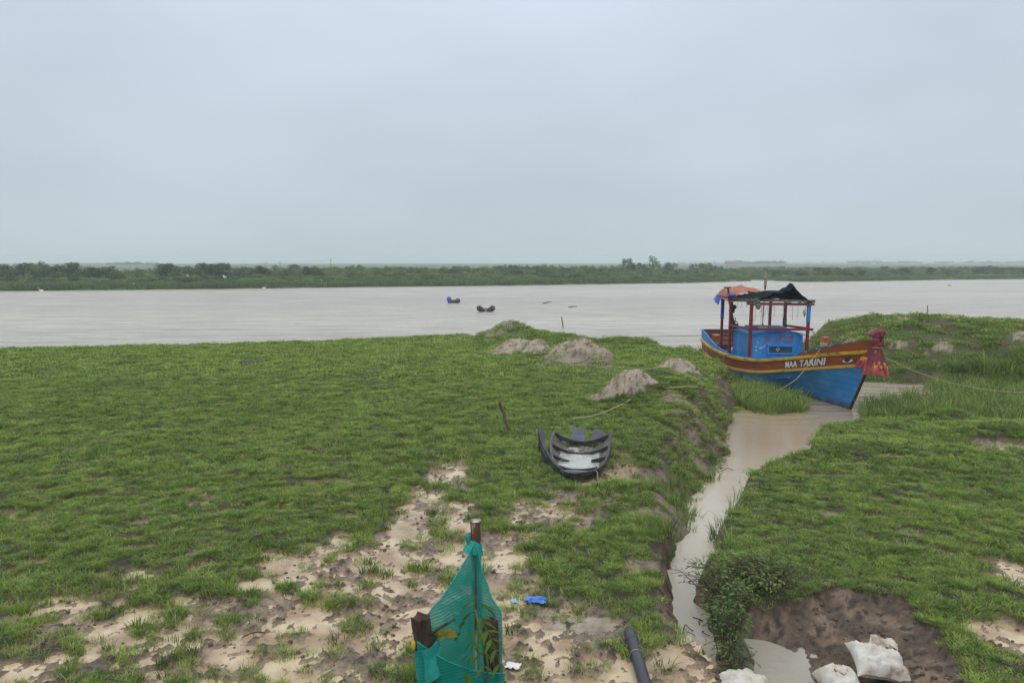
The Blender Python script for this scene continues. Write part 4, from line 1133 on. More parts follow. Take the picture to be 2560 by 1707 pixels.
m = MB(); m.blob((-5.64, -.93, ZB - .12), (.08, .1, .11), 10, 7, .3, 3, seed=8); m.build('lashing_knot', m_rope_d, boat)
m = MB(); m.blob((-5.66, .95, ZB - .36), (.03, .06, .13), 8, 7, .4, 3, seed=9); m.build('hanging_rope_bundle', m_tan, boat)
m = MB(); m.blob((-9.6, -.2, f_zr(9.6) + .0), (.2, .35, .22), 12, 8, .3, 2.5, seed=11); m.build('white_cloth_bundle', m_white, boat)
m = MB(); m.blob((-8.7, -1.1, .62), (.14, .1, .13), 10, 7, .1, 2, seed=12); m.build('green_can', mat('green_plastic', (.03, .2, .11), .4), boat)

# tarpaulins lie over the canopy poles
def tarp(name, x0, x1, y0, y1, nx, ny, hfun, material, **kw):
    rows = []
    for i in range(nx + 1):
        a = i / nx; row = []
        for j in range(ny + 1):
            c_ = j / ny
            row.append(Vector((x0 + (x1 - x0) * a, y0 + (y1 - y0) * c_, hfun(a, c_))) + Vector((.03 * float(pn(a * 7, c_ * 5, 8)), .04 * float(pn(a * 5, c_ * 7, 9)), 0)))
        rows.append(row)
    m = MB(); m.grid(rows, True)
    under = [[p - Vector((0, 0, .012)) for p in r] for r in rows]
    m.grid(under, True, flip=True)
    edge = [rows[0], under[0]]; m.grid(edge, False)
    m.grid([rows[-1], under[-1]], False, flip=True)
    m.grid([[r[0] for r in rows], [r[0] for r in under]], False, flip=True); m.grid([[r[-1] for r in rows], [r[-1] for r in under]], False)
    o = m.build(name, material, None, **kw)
    o.matrix_world = BM
    return o
bpy.context.view_layer.update()
BM = boat.matrix_world.copy()
def fold(a, c_, k=1.0): return .05 * float(pn(a * 6 + c_ * 2, c_ * 3, 14)) * k + .03 * float(pn(a * 3, c_ * 11, 15)) * k
def ridge(x, k): return math.exp(-abs(x) / k)
def h_dark(a, c_):
    peak = .66 * ridge(c_ - .70 - .10 * a, .13) * math.exp(-((a - .15) / .26) ** 2) + .28 * math.exp(-(((a - .35) / .5) ** 2 + ((c_ - .45) / .22) ** 2)) + .10 * ridge(c_ - .35 + .2 * a, .05) + .07 * ridge(c_ - .55 - .3 * a, .04) + .05 * ridge(c_ - .18 - .1 * a, .03)
    sag = -.05 * math.sin(a * 9)
    edge = -.13 * sst(.9, 1, c_) - .12 * sst(.1, 0, c_) - .02
    return ZB + .17 + peak + float(edge) + fold(a, c_) + sag * .3
dark_tarp = tarp('dark_tarpaulin', -5.58, -8.3, -1.22, 1.16, 40, 40, h_dark, m_dark_t, label='crumpled dark green tarpaulin heaped over the front of the boat canopy', cat='tarpaulin')
def h_or(a, c_):
    rdg = .34 * math.exp(-((c_ - .38) / .4) ** 2) * (.55 + .45 * float(sst(0, .5, a)))
    edge = -.30 * float(sst(.14, 0, c_)) - .16 * float(sst(.9, 1, c_)) - .12 * float(sst(.9, 1, a))
    return ZB + .17 + rdg + edge + fold(a, c_, .8) + .05 * ridge(c_ - .3 - .2 * a, .04) + .05 * ridge(c_ - .6 + .1 * a, .05)
or_tarp = tarp('orange_tarpaulin', -7.75, -10.15, -1.27, 1.18, 30, 30, h_or, m_orange_t, label='faded orange tarpaulin stretched over the stern end of the boat canopy', cat='tarpaulin')
def h_bl(a, c_): return ZB + .10 - .34 * c_ * (.4 + .6 * math.sin(math.pi * min(1, a * 1.3))) + .02 * math.sin(a * 14)
m = MB()
rows = [[Vector((-8.7 - .95 * a / 12, -1.30 - .03 * math.sin(a) - .02 * c_, h_bl(a / 12, c_ / 6))) for c_ in range(7)] for a in range(13)]
m.grid(rows, True); m.grid([[p + Vector((0, .012, 0)) for p in r] for r in rows], True, flip=True)
m.blob((-8.05, -1.15, ZB + .20), (.34, .16, .08), 12, 8, .3, 2, seed=21)
ob = m.build('blue_tarpaulin', m_tarp_blue, label='blue plastic sheet hanging torn below the orange canopy tarpaulin', cat='tarpaulin'); ob.matrix_world = BM

# festive cloth wound round the stem head
m_cl, n, l, b = new_mat('festive_cloth')
tc = n.new('ShaderNodeAttribute'); tc.attribute_name = 'hem'
rp = n.new('ShaderNodeValToRGB'); rp.color_ramp.interpolation = 'LINEAR'
rp.color_ramp.elements[0].color = (.090, .008, .020, 1); rp.color_ramp.elements[1].color = (.30, .035, .05, 1)
for ps, c_ in ((.55, (.17, .010, .024, 1)), (.685, (.20, .013, .03, 1)), (.70, (.55, .27, .03, 1)), (.79, (.48, .20, .03, 1)), (.80, (.10, .02, .02, 1)), (.82, (.45, .12, .05, 1)), (.88, (.33, .045, .05, 1))):
    e = rp.color_ramp.elements.new(ps); e.color = c_
rp2 = n.new('ShaderNodeValToRGB'); rp2.color_ramp.elements[0].color = (.062, .006, .014, 1); rp2.color_ramp.elements[1].color = (.24, .028, .045, 1)
e = rp2.color_ramp.elements.new(.65); e.color = (.115, .008, .020, 1)
oc = n.new('ShaderNodeTexCoord'); tn = n.new('ShaderNodeTexNoise'); tn.inputs['Scale'].default_value = 4.5; l.new(oc.outputs['Object'], tn.inputs['Vector'])
mrn = n.new('ShaderNodeMapRange'); mrn.inputs['From Min'].default_value = .5; mrn.inputs['From Max'].default_value = .54; l.new(tn.outputs[0], mrn.inputs[0])
mxn = n.new('ShaderNodeMix'); mxn.data_type = 'RGBA'; l.new(mrn.outputs[0], mxn.inputs[0]); l.new(rp2.outputs[0], mxn.inputs[6]); l.new(rp.outputs[0], mxn.inputs[7])
l.new(tc.outputs['Fac'], rp.inputs[0]); l.new(tc.outputs['Fac'], rp2.inputs[0]); l.new(mxn.outputs[2], b.inputs['Base Color'])
b.inputs['Roughness'].default_value = .6
cloth = empty('draped_cloth', label='maroon and gold festive cloth tied round the bow post of the blue boat', cat='cloth')
def skirt(name, cx, cz, top_z, bot_z, r0, r1x, r1y, a0, a1, npl, seed, hem0=0.0, sweep=(0, 0)):
    rr = random.Random(seed); rows, hem = [], []
    for i in range(17):
        t = i / 16; row = []
        for j in range(65):
            u = j / 64; a = R(a0 + (a1 - a0) * u)
            pl = math.sin(u * npl * 6.283 + 1.2 * math.sin(u * 9 + seed)) * (.02 + .14 * t)
            k = t ** .85
            rx = r0 + (r1x - r0) * k; ry = r0 + (r1y - r0) * k
            z = top_z + (bot_z - top_z) * t + (.05 * math.sin(u * 11 + seed) * t)
            row.append(Vector((cx + sweep[0] * k + rx * math.cos(a) * (1 + pl), sweep[1] * k + ry * math.sin(a) * (1 + pl), z)))
            hem.append(min(1, hem0 + (1 - hem0) * t))
        rows.append(row)
    m = MB(); m.grid(rows, True); o = m.build(name, m_cl, cloth)
    at_ = o.data.attributes.new('hem', 'FLOAT', 'POINT'); at_.data.foreach_set('value', hem)
    return o
XS = sx(0, 2.2)
skirt('cloth_skirt', XS + .04, 2, 2.26, 1.14, .10, .40, .42, -200, 160, 9, 3, 0.1)
skirt('cloth_wing', XS - .12, 2, 2.34, 1.32, .06, .55, .30, -175, -60, 5, 5, 0.3, sweep=(-.32, -.08))
skirt('cloth_overskirt', XS + .02, 2, 2.2, 1.42, .13, .33, .36, -150, 60, 6, 8, 0.0)
m = MB(); m.blob((XS + .02, 0, 2.34), (.20, .21, .27), 14, 10, .3, 2.9, seed=31); m.blob((XS + .0, .02, 2.58), (.14, .16, .15), 14, 10, .35, 2.6, seed=32)
m.tube(smooth([Vector((XS - .20, -.24, 2.66)), Vector((XS - .10, -.12, 2.70)), Vector((XS, .02, 2.72)), Vector((XS + .10, .12, 2.74)), Vector((XS + .16, .18, 2.80))], 4), [.07, .08, .10, .12, .13, .135, .14, .14, .14, .14, .135, .13, .12, .10, .08, .06, .04], 12)
o = m.build('cloth_turban', mat('maroon_cloth', (.14, .014, .03), .65, (.20, .03, .06), 6, .2, 20, .3), cloth)
m = MB(); m.tube([(XS - .21, -.25, 2.63), (XS - .18, -.21, 2.65), (XS - .10, -.12, 2.69), (XS - .02, -.02, 2.72)], [.06, .115, .145, .13], 12); m.build('pale_cloth_end', mat('faded_pink_cloth', (.26, .12, .145), .7, (.20, .05, .08), 6), cloth)
m = MB(); m.tube([(XS + .04 + .17 * math.cos(i * .393), .17 * math.sin(i * .393), 2.17 + .02 * math.sin(i)) for i in range(17)], .018, 6); m.blob((XS + .15, -.10, 1.98), (.05, .05, .10), seed=41)
m.build('tie_cord', mat('gold_cord', (.48, .26, .06), .6), cloth)
cloth.matrix_world = BM @ Matrix.Translation(Vector((XS, 0, 2.0))) @ Matrix.Diagonal(Vector((.84, .84, .80, 1))) @ Matrix.Translation(Vector((-XS, 0, -1.98)))

# ================================================================== ROPES
def sag(a, c_, drop, n=18):
    a, c_ = Vector(a), Vector(c_)
    return [a.lerp(c_, i / n) - Vector((0, 0, drop * 4 * (i / n) * (1 - i / n))) for i in range(n + 1)]
def gz(x, y): return float(terrain(np.array([x]), np.array([y]))['z'][0])
def on_ground(u, v, lift=.04, z=0.0):
    q = at(u, v, z)
    for _ in range(6):
        zz_ = gz(q.x, q.y); q = at(u, v, zz_)
    return q + Vector((0, 0, lift))
g1 = on_ground(1648, 910); g2 = on_ground(1585, 897); g3 = on_ground(1500, 905)
pth = [BITT, ray_at(1838, 861, 23.6), ray_at(1806, 886, 23.6), ray_at(1770, 904, 23.9), ray_at(1725, 915, 24.3), ray_at(1690, 917, 24.6), g1]
m = MB(); m.tube(smooth(pth), .011, 6)
ra = [on_ground(u, v, .10) for u, v in ((1648, 910), (1620, 902), (1585, 896), (1540, 899), (1495, 902), (1478, 910), (1450, 926), (1410, 946), (1370, 961), (1340, 967), (1312, 972))]
m.tube(smooth(ra), .013, 6)
for k in range(4): m.tube([BITT + Vector((.10 * math.cos(a_ * .7), .10 * math.sin(a_ * .7), -.06 + .03 * k)) for a_ in range(10)], .02, 6)
m.build('mooring_rope', m_rope, label='pale mooring rope slung from the boat bow to the grassy bank behind the canoe', cat='rope')
stern_c = BM @ hp(Ls, f_b(Ls), f_zr(Ls) + .2, -1)
stake_r = on_ground(1296, 772, 0)
m = MB(); m.tube(sag(stern_c, stake_r + Vector((0, 0, .12)), .10), .014, 5)
m.build('stern_line', m_rope_d, label='thin taut line from the boat stern to the leaning stake on the river bank', cat='rope')
bow_h = BM @ Vector((XS + .05, .15, 1.9))
e2 = ray_at(2420, 898, 20.5)
m = MB(); m.tube(sag(bow_h, e2, .38), .009, 6)
m.build('bow_line', m_rope, label='slack rope running from the cloth covered bow across the reeds to the right', cat='rope')
hq = on_ground(1935, 749, .06, 1.0)
m = MB(); m.tube(sag(BM @ Vector((-5.7, 1.2, 1.75)), hq, .05), .014, 5)
m.build('headland_line', m_rope_d, label='thin dark line from the boat cabin post to the headland top', cat='rope')
# ================================================================== BLACK CANOE
m_tar = mat('black_tarred_wood', (.014, .015, .021), .5, (.035, .037, .048), 5, .25, 20, .45, (.075, .08, .10), 14, .34)
m_tar_grey = mat('grey_tarred_wood', (.085, .09, .115), .55, (.045, .048, .06), 6, .25, 20, .4, streak=(1, .3, 1))
m_silt = mat('silt_wood', (.14, .115, .085), .6, (.07, .06, .048), 6, .3, 20)
m_rain, n, l, b = new_mat('rain_water')
b.inputs['Base Color'].default_value = (.40, .40, .36, 1); b.inputs['Roughness'].default_value = .06
cb = at(1318, 1087, .20); cr_ = at(1352, 995, .40)
cax = Vector((.37, 2.5, 0)).normalized()
cz = gz(cb.x + .3, cb.y + 1.2) - .11
canoe = empty('canoe', (cb.x, cb.y, cz), (R(0), 0, math.atan2(cax.y, cax.x)), 'broken black wooden canoe holding rain water, stranded on the grass', 'canoe')
f_hr = curve([(0, .03), (.22, .27), (.5, .43), (.9, .54), (1.5, .60), (2.0, .62), (2.6, .61)])
f_hl = curve([(0, .03), (.22, .20), (.5, .33), (.9, .46), (1.5, .56), (2.0, .60), (2.6, .58)])
f_cz = curve([(0, .215), (.5, .20), (1.0, .235), (1.5, .29), (2.6, .40)])
def can(s, q, th=0.0, dz=0.0):
    """q from -1 (right gunwale) to 1 (left gunwale)"""
    h = f_hl(s) if q > 0 else f_hr(s)
    zg = f_cz(s)
    return Vector((s, q * (h - th), .02 + th + (zg - .02 - th) * abs(q) ** 2.4 + dz))
cs = [0, .05, .12, .22, .35, .5, .7, .9, 1.1, 1.3, 1.5, 1.75, 2.0, 2.3, 2.6]
qs = [-1, -.93, -.82, -.68, -.5, -.28, 0, .28, .5, .68, .82, .93, 1]
m = MB()
outer = [[can(s, q) for q in qs] for s in cs]; inner = [[can(s, q, .025) for q in qs] for s in cs]
m.grid(outer, True, flip=True)
m.grid([[r[0] for r in outer], [r[0] for r in inner]], False); m.grid([[r[-1] for r in inner], [r[-1] for r in outer]], False)
m.add([p for p in outer[-1]] + [p for p in inner[-1]], [(i, i + 1, i + 1 + len(qs), i + len(qs)) for i in range(len(qs) - 1)])
m.build('hull', m_tar, canoe)
m = MB(); m.grid(inner, True); m.build('inner_skin', m_silt, canoe)
for sd, q in (('r', -1), ('l', 1)):
    m = MB(); P = [can(s, q, 0, .012) for s in cs[1:]]
    rows = [[p + Vector((0, .022, -.035)), p + Vector((0, .022, .018)), p + Vector((0, -.022, .018)), p + Vector((0, -.022, -.035))] for p in P]
    m.grid(rows, False, closed=True); m.build('gunwale', m_tar_grey if q > 0 else m_tar, canoe)
# sprung plank on the left side, its end rearing up
m = MB()
pl = [Vector((.10, .13, .22)), Vector((.55, .39, .24)), Vector((1.0, .57, .31)), Vector((1.45, .70, .37)), Vector((1.75, .76, .46)), Vector((2.0, .82, .58))]
rows = []
for p, w, tw in zip(pl, (.10, .16, .20, .22, .20, .16), (.018, .018, .02, .035, .055, .06)):
    rows.append([p + Vector((0, tw, w * .1)), p + Vector((0, tw, -w)), p + Vector((0, -tw, -w)), p + Vector((0, -tw, w * .1))])
m.grid(rows, False, closed=True, flip=True); m.add([Vector(v) for v in rows[-1]], [(0, 1, 2, 3)])
m.build('side_plank', m_tar, canoe)
m = MB(); m.tube([p + Vector((0, .03, -.05)) for p in pl[2:5]], .016, 5); m.build('rub_strip', m_tar_grey, canoe)
def rib(s, sag_z, w=.055, h=.06, frm=0, to=12, mt=None):
    m = MB(); rows = []
    P = []
    for i in range(frm, to + 1):
        q = -1 + 2 * i / 12
        p = can(s, q * .97, .02)
        top = sag_z + (f_cz(s) + .045 - sag_z) * abs(q) ** 1.9
        P.append(Vector((s + .03 * (1 - abs(q)), p.y, max(top, p.z))))
    for i, p in enumerate(P):
        k = 1.5 if (frm + i) in (0, 1, 11, 12) else 1.0
        rows.append([p + Vector((-w / 2, 0, -h * k)), p + Vector((-w / 2, 0, 0)), p + Vector((w / 2, 0, 0)), p + Vector((w / 2, 0, -h * k))])
    m.grid(rows, False, closed=True); m.add(rows[0], [(0, 1, 2, 3)]); m.add(rows[-1], [(3, 2, 1, 0)])
    m.build('rib', mt or m_tar, canoe)
rib(.52, .175); rib(1.72, .18); rib(2.45, .24, .06, .085)
rib(1.12, .155, frm=8, to=12); rib(1.12, .175, frm=0, to=3)
m = MB(); m.box((2.66, .07, .33), (.46, .30, .025), (0, -.45, .05)); m.build('loose_board', m_tar_grey, canoe)
m = MB(); m.box((2.62, -.34, .33), (.42, .20, .025), (0, -.42, -.06)); m.build('loose_board', m_tar_grey, canoe)
m = MB()
m.add([can(.02, -1, 0, .03), can(.24, -1, .02, .02), Vector((.24, 0, .15)), can(.24, 1, .02, .02), can(.02, 1, 0, .03)] + [can(.02, -1, 0, -.02), can(.24, -1, .02, -.02), Vector((.24, 0, .12)), can(.24, 1, .02, -.02), can(.02, 1, 0, -.02)],
      [(0, 1, 2, 3, 4)] + [(i, i + 5, (i + 1) % 5 + 5, (i + 1) % 5) for i in range(5)]); m.build('bow_deck', m_tar, canoe)
m = MB()
rows = []
for s in np.linspace(.10, 2.25, 30):
    zg = f_cz(s); lv = .158
    q = min(.97, max(.02, (lv - .045) / (zg - .045)) ** (1 / 2.4))
    if s > 1.85: q *= 1 - .4 * (s - 1.85) / .4
    rows.append([Vector((s, -q * f_hr(s), lv)), Vector((s, -q * .5 * f_hr(s), lv)), Vector((s, 0, lv)), Vector((s, q * .5 * f_hl(s), lv)), Vector((s, q * f_hl(s), lv))])
m.grid(rows, True); m.build('bilge_water', m_rain, canoe)
m = MB()
for k in range(9):
    m.blob((random.uniform(1.75, 2.35), random.uniform(-.3, .42), .14), (.16, .10, .03), 9, 6, .4, 3, seed=50 + k)
m.build('silt_heap', m_silt, canoe)
m = MB(); m.tube([can(1.1, .8, .03, .02) + Vector((.1 * math.cos(a * .5), .09 * math.sin(a * .5), .02 * math.sin(a * .35))) for a in range(26)], .009, 5)
m.tube([can(.9, .97, 0, .05) + Vector((.03 * math.cos(a), .035 * math.sin(a), -.01 * a)) for a in range(9)], .012, 5); m.build('rope_coil', m_rope_d, canoe)
m = MB(); e_ = can(.36, -1, 0, .03); m.tube([e_, e_ + Vector((.0, -.05, -.05)), e_ + Vector((-.06, -.06, -.2)), e_ + Vector((-.16, -.02, -.28))], .010, 5); m.build('loose_cord', m_rope, canoe)
m = MB(); e_ = pl[4]; m.tube([e_ + Vector((0, .03, 0)), e_ + Vector((-.02, .07, -.12)), e_ + Vector((-.05, .06, -.32)), e_ + Vector((-.02, .04, -.1))], .012, 5); m.tube([e_ + Vector((.05, -.03, .02)), e_ + Vector((.05, .03, .02))], .02, 5); m.build('lashing', m_tar, canoe)

# ================================================================== STAKES
m_bam = mat('bamboo', (.15, .105, .07), .7, (.08, .056, .04), 5, .2, 25, .3, (.26, .20, .13), 9, .35, streak=(1, 1, .4))
def stake(u0, v0, u1, v1, z, r, label, name='bamboo_stake', dy=0.0, mt=None, nodes=True):
    a = on_ground(u0, v0, 0, z); c_ = ray_at(u1, v1, a.y + dy)
    d = c_ - a; L_ = d.length
    o = empty(name, a, label=label, cat='stake'); m = MB()
    N = 10
    m.tube([-d * .12] + [d * (i / N) + Vector((.012 * math.sin(i * 1.3), 0, 0)) for i in range(N + 1)], [r] + [r * (1.0 + (.18 if nodes and i % 3 == 1 else 0)) * (1 - .15 * i / N) for i in range(N + 1)], 8)
    m.build('shaft', mt or m_bam, o)
    if nodes:
        m = MB(); m.tube([d * .40, d * .42], [r * 1.25, r * 1.25], 8); m.blob(d * .41 + Vector((r, -r * .6, 0)), (r * .6, r * .6, r * .6), 8, 5, .2); m.build('knot', m_tan, o)
    return o
stake(1169, 990, 1147, 920, 0, .04, 'short leaning bamboo stake in the grass left of the canoe')
sk = stake(1296, 772, 1290, 727, .2, .045, 'thin dark stake leaning on the earth mounds by the river', nodes=False)
stake(2130, 738, 2131, 701, 1.2, .045, 'upright weathered stake on the headland right of the boat', nodes=False)
m = MB(); q = sk.location
for k in range(10): m.tube([q + Vector((-.12 + .05 * random.random() + .14 * math.cos(a), .1 * math.sin(a), .08 + .02 * k + .02 * math.sin(a * 2 + k))) for a in np.linspace(0, 6.28, 9)], .018, 5)
m.build('rope_hank', mat('yellow_rope', (.50, .42, .08), .8), label='small yellow rope hank lying at the foot of the dark river stake', cat='rope')
st = stake(1415, 778, 1415, 769, .1, .05, 'tiny black peg at the water edge between mounds and boat', name='mooring_peg', mt=m_black, nodes=False)

# ================================================================== TREE GUARD (foreground)
P1 = ray_at(1092, 1195, 6.2); P2 = ray_at(971, 1422, 5.6); P3 = ray_at(1126, 1424, 5.85)
G = empty('tree_guard', (P1.x, P1.y - .35, gz(P1.x, P1.y) - .02), label='green shade net guard stretched round three posts in the foreground', cat='tree guard')
off = G.location.copy()
gbase = lambda p: Vector((p.x, p.y, off.z - .05)) - off
m_rustpost = mat('rusty_pipe', (.145, .060, .034), .75, (.09, .04, .026), 9, .35, 25, .3, (.55, .51, .46), 4.2, .53, streak=(1, 1, .35))
m_stump = mat('dark_stump_wood', (.045, .028, .020), .85, (.10, .062, .042), 9, .6, 18, .25, (.02, .013, .01), 11, .45, streak=(1, 1, .25))
m = MB(); t1_ = P1 - off; b1_ = gbase(P1) + Vector((.03, 0, 0))
m.tube([b1_, t1_.lerp(b1_, .02), t1_], [.045, .045, .050], 14, cap=False); m.tube([t1_ - Vector((0, 0, .012)), t1_ - Vector((0, 0, .011))], [.043, .043], 14)
m.build('pipe_post', m_rustpost, G)
def stump(name, top, bot, r, seed):
    m = MB(); rows = []
    for i in range(15):
        t = i / 14; row = []
        c_ = bot.lerp(top, t)
        for j in range(16):
            a = j / 16 * 6.283
            q = r * (1 + .22 * float(pn(math.cos(a) * 2 + seed, t * 4, 7)) + .12 * math.sin(a * 4 + seed) - (.05 if t > .8 else 0))
            up = (.025 * float(pn(j * .5, seed, 2)) if i == 14 else 0)
            row.append(c_ + Vector((q * math.cos(a), q * math.sin(a), up)))
        rows.append(row)
    m.grid(rows, True, True); top_ = rows[-1]
    m.add(top_ + [sum(top_, Vector()) / 16 - Vector((0, 0, .04))], [(j, (j + 1) % 16, 16) for j in range(16)])
    return m.build(name, m_stump, G)
t2_ = P2 - off + Vector((-.02, 0, .02)); b2_ = gbase(P2) + Vector((.16, .05, 0))
stump('wood_post', t2_, b2_, .075, 1.0)
m = MB(); m.tube([t2_.lerp(b2_, .10) + Vector((.06, -.05, 0)), t2_.lerp(b2_, .08) + Vector((.16, -.06, .05)), t2_.lerp(b2_, .07) + Vector((.27, -.06, .10))], [.014, .010, .006], 6); m.build('twig', m_stump, G)
t3_ = P3 - off; b3_ = gbase(P3) + Vector((.03, 0, 0))
stump('wood_post', t3_, b3_, .06, 2.0)
m_net, n, l, b = new_mat('shade_net')
b.inputs['Roughness'].default_value = .65; b.inputs['Specular IOR Level'].default_value = .2
tc = n.new('ShaderNodeTexCoord')
wv = n.new('ShaderNodeTexWave'); wv.wave_type = 'BANDS'; wv.bands_direction = 'Z'; wv.inputs['Scale'].default_value = 11; wv.inputs['Distortion'].default_value = 1.6; wv.inputs['Detail'].default_value = 2
l.new(tc.outputs['Object'], wv.inputs['Vector'])
wv2 = n.new('ShaderNodeTexWave'); wv2.wave_type = 'BANDS'; wv2.bands_direction = 'X'; wv2.inputs['Scale'].default_value = 60; wv2.inputs['Distortion'].default_value = .6
l.new(tc.outputs['Object'], wv2.inputs['Vector'])
nz = n.new('ShaderNodeTexNoise'); nz.inputs['Scale'].default_value = 5; nz.inputs['Detail'].default_value = 5; l.new(tc.outputs['Object'], nz.inputs['Vector'])
x = n.new('ShaderNodeMix'); x.data_type = 'RGBA'
x.inputs[6].default_value = (.008, .29, .24, 1); x.inputs[7].default_value = (.03, .46, .38, 1)
l.new(nz.outputs[0], x.inputs[0]); 
x2 = n.new('ShaderNodeMix'); x2.data_type = 'RGBA'; x2.blend_type = 'MULTIPLY'; x2.inputs[0].default_value = .55
l.new(x.outputs[2], x2.inputs[6]); l.new(wv.outputs['Color'], x2.inputs[7])
l.new(x2.outputs[2], b.inputs['Base Color'])
tl = n.new('ShaderNodeBsdfTranslucent'); l.new(x.outputs[2], tl.inputs['Color'])
ms_ = n.new('ShaderNodeMixShader'); ms_.inputs[0].default_value = .4; l.new(b.outputs[0], ms_.inputs[1]); l.new(tl.outputs[0], ms_.inputs[2])
tp = n.new('ShaderNodeBsdfTransparent')
mul = n.new('ShaderNodeMath'); mul.operation = 'MULTIPLY'; l.new(wv.outputs['Fac'], mul.inputs[0]); l.new(wv2.outputs['Fac'], mul.inputs[1])
mr = n.new('ShaderNodeMapRange'); mr.inputs['To Min'].default_value = .05; mr.inputs['To Max'].default_value = .36
l.new(mul.outputs[0], mr.inputs[0])
ms2 = n.new('ShaderNodeMixShader'); l.new(mr.outputs[0], ms2.inputs[0]); l.new(ms_.outputs[0], ms2.inputs[1]); l.new(tp.outputs[0], ms2.inputs[2])
l.new(ms2.outputs[0], n['Material Output'].inputs['Surface'])
def panel(name, A, B, za, zb, bulge, hem_sag, nu=26, nv=30, zbot=-.02, crease=.012, seed=0, A2=None):
    """net between two posts; A, B are ground positions (local), za, zb the hem heights"""
    rows = []
    nrm = Vector((-(B - A).y, (B - A).x, 0)).normalized()
    for i in range(nv + 1):
        t = i / nv; row = []
        for j in range(nu + 1):
            u = j / nu
            top = za + (zb - za) * u - hem_sag * 4 * u * (1 - u)
            z = zbot + (top - zbot) * (1 - t)
            p = A.lerp(B, u)
            if A2 is not None: p = p + (A2 - A) * (1 - u) * t
            w = bulge * math.sin(math.pi * u) * (.35 + .65 * t) + crease * float(pn(u * 5 + seed, z * 3 + u * 4, seed))
            row.append(Vector((p.x, p.y, z)) + nrm * w)
        rows.append(row)
    m = MB(); m.grid(rows, True)
    o = m.build(name, m_net, G)
    hem = MB(); hem.tube([r + Vector((0, 0, .0)) for r in rows[0]], .006, 6); hem.build('hem', m_nethem, o)
    return o
m_nethem = mat('net_hem', (.006, .19, .16), .7, (.02, .30, .25), 9)
flat = lambda v: Vector((v.x, v.y, 0))
z1, z2, z3 = t1_.z, t2_.z, t3_.z
panel('back_net', flat(t1_) + Vector((0, -.045, 0)), flat(t2_) + Vector((.05, .08, 0)), z1 - .17, z2 - .02, .03, .03, seed=2, A2=flat(t1_))
panel('side_net', flat(t1_) + Vector((.01, -.05, 0)), flat(t3_) + Vector((.10, .04, 0)), z1 - .20, z3 + .02, -.06, .035, seed=5)
panel('front_net', flat(t2_).lerp(flat(b2_), .25) + Vector((-.06, -.10, 0)), flat(t3_) + Vector((.12, -.02, 0)), z2 - .16, .60 - off.z, -.07, .07, seed=9, crease=.03)
m = MB()   # the bunched collar below the pipe top and round the stump
rows = [[t1_ + Vector(((.055 + .012 * k) * math.cos(a) - .008 * k, (.055 + .008 * k) * math.sin(a), -.19 + .030 * math.cos(a + 2.4) - .035 * k)) for a in np.linspace(0, 6.283, 20)] for k in range(4)]
m.grid(rows, True); m.blob(t1_ + Vector((-.062, -.02, -.15)), (.022, .03, .05), 10, 7, .25, 3, seed=3)
m.build('net_collar', m_nethem, G)
m = MB()
rows = [[t2_.lerp(b2_, .17 + .07 * k) + Vector(((.10 + .012 * math.sin(a * 3 + k)) * math.cos(a), (.10 + .012 * math.cos(a * 2 + k)) * math.sin(a), .03 * math.sin(a + 1))) for a in np.linspace(0, 6.283, 22)] for k in range(4)]
m.grid(rows, True); m.build('net_wrap', m_nethem, G)
m = MB(); m.blob(t2_.lerp(b2_, .16) + Vector((-.075, -.07, 0)), (.02, .02, .045), 8, 6, .2, 2, seed=2); m.build('yellow_tie', mat('yellow_plastic', (.5, .33, .03), .5), G)

# sapling inside the guard
m_leaf_n = leaf_mat('sapling_leaf', (.075, .20, .022), (.05, .14, .02), (.17, .26, .04), .35, 6)
m_leaf_y = leaf_mat('sapling_leaf_yellow', (.25, .25, .04), (.15, .20, .03), (.30, .24, .05), .35, 6)
def leaflet(m, p, d, L_, w, up):
    d = d.normalized(); s_ = d.cross(up).normalized(); n_ = s_.cross(d)
    prof = [(0, .06), (.2, .75), (.42, 1), (.7, .62), (1, 0)]
    vs = []
    for t, k in prof:
        c_ = p + d * L_ * t - n_ * L_ * .22 * t * t
        vs += [c_ - s_ * w * k / 2 + n_ * w * .12 * k, c_, c_ + s_ * w * k / 2 + n_ * w * .12 * k]
    fs = []
    for i in range(4):
        for j in range(2): fs.append((i * 3 + j, i * 3 + j + 1, i * 3 + j + 4, i * 3 + j + 3))
    m.add(vs, fs, True)
def frond(m, base, d, L_, npair, lw, rr, droop=.5):
    d = d.normalized(); P = []
    for i in range(npair + 1):
        t = i / npair
        P.append(base + d * L_ * t - Vector((0, 0, droop * L_ * t * t)))
    m.tube(P, [.0045 * (1 - .6 * i / npair) for i in range(npair + 1)], 4)
    for i in range(1, npair + 1):
        ax = (P[i] - P[i - 1]).normalized(); sd = ax.cross(Vector((0, 0, 1))).normalized()
        for s_ in (-1, 1):
            dd = ax * .75 + sd * s_ * rr.uniform(.7, 1.1) + Vector((0, 0, rr.uniform(-.25, .25)))
            leaflet(m, P[i], dd, lw * rr.uniform(.8, 1.15), lw * .30, Vector((0, 0, 1)))
    leaflet(m, P[-1], (P[-1] - P[-2]), lw, lw * .3, Vector((0, 0, 1)))
sap = empty('sapling', ray_at(1100, 1480, 5.82), label='young leafy sapling growing inside the green net guard', cat='plant')
sap.location.z = off.z
rr = random.Random(5); so = sap.location
tips = [ray_at(1100, 1440, 5.8) - so, ray_at(1092, 1400, 5.86) - so, ray_at(1120, 1500, 5.7) - so]
m = MB()
m.tube(smooth([Vector((0, 0, -.05)), Vector((.02, 0, .35)), tips[2] + Vector((0, 0, -.1)), tips[0], tips[1]]), .009, 6); m.build('stem', mat('green_stem', (.10, .12, .04), .6), sap)
m = MB()
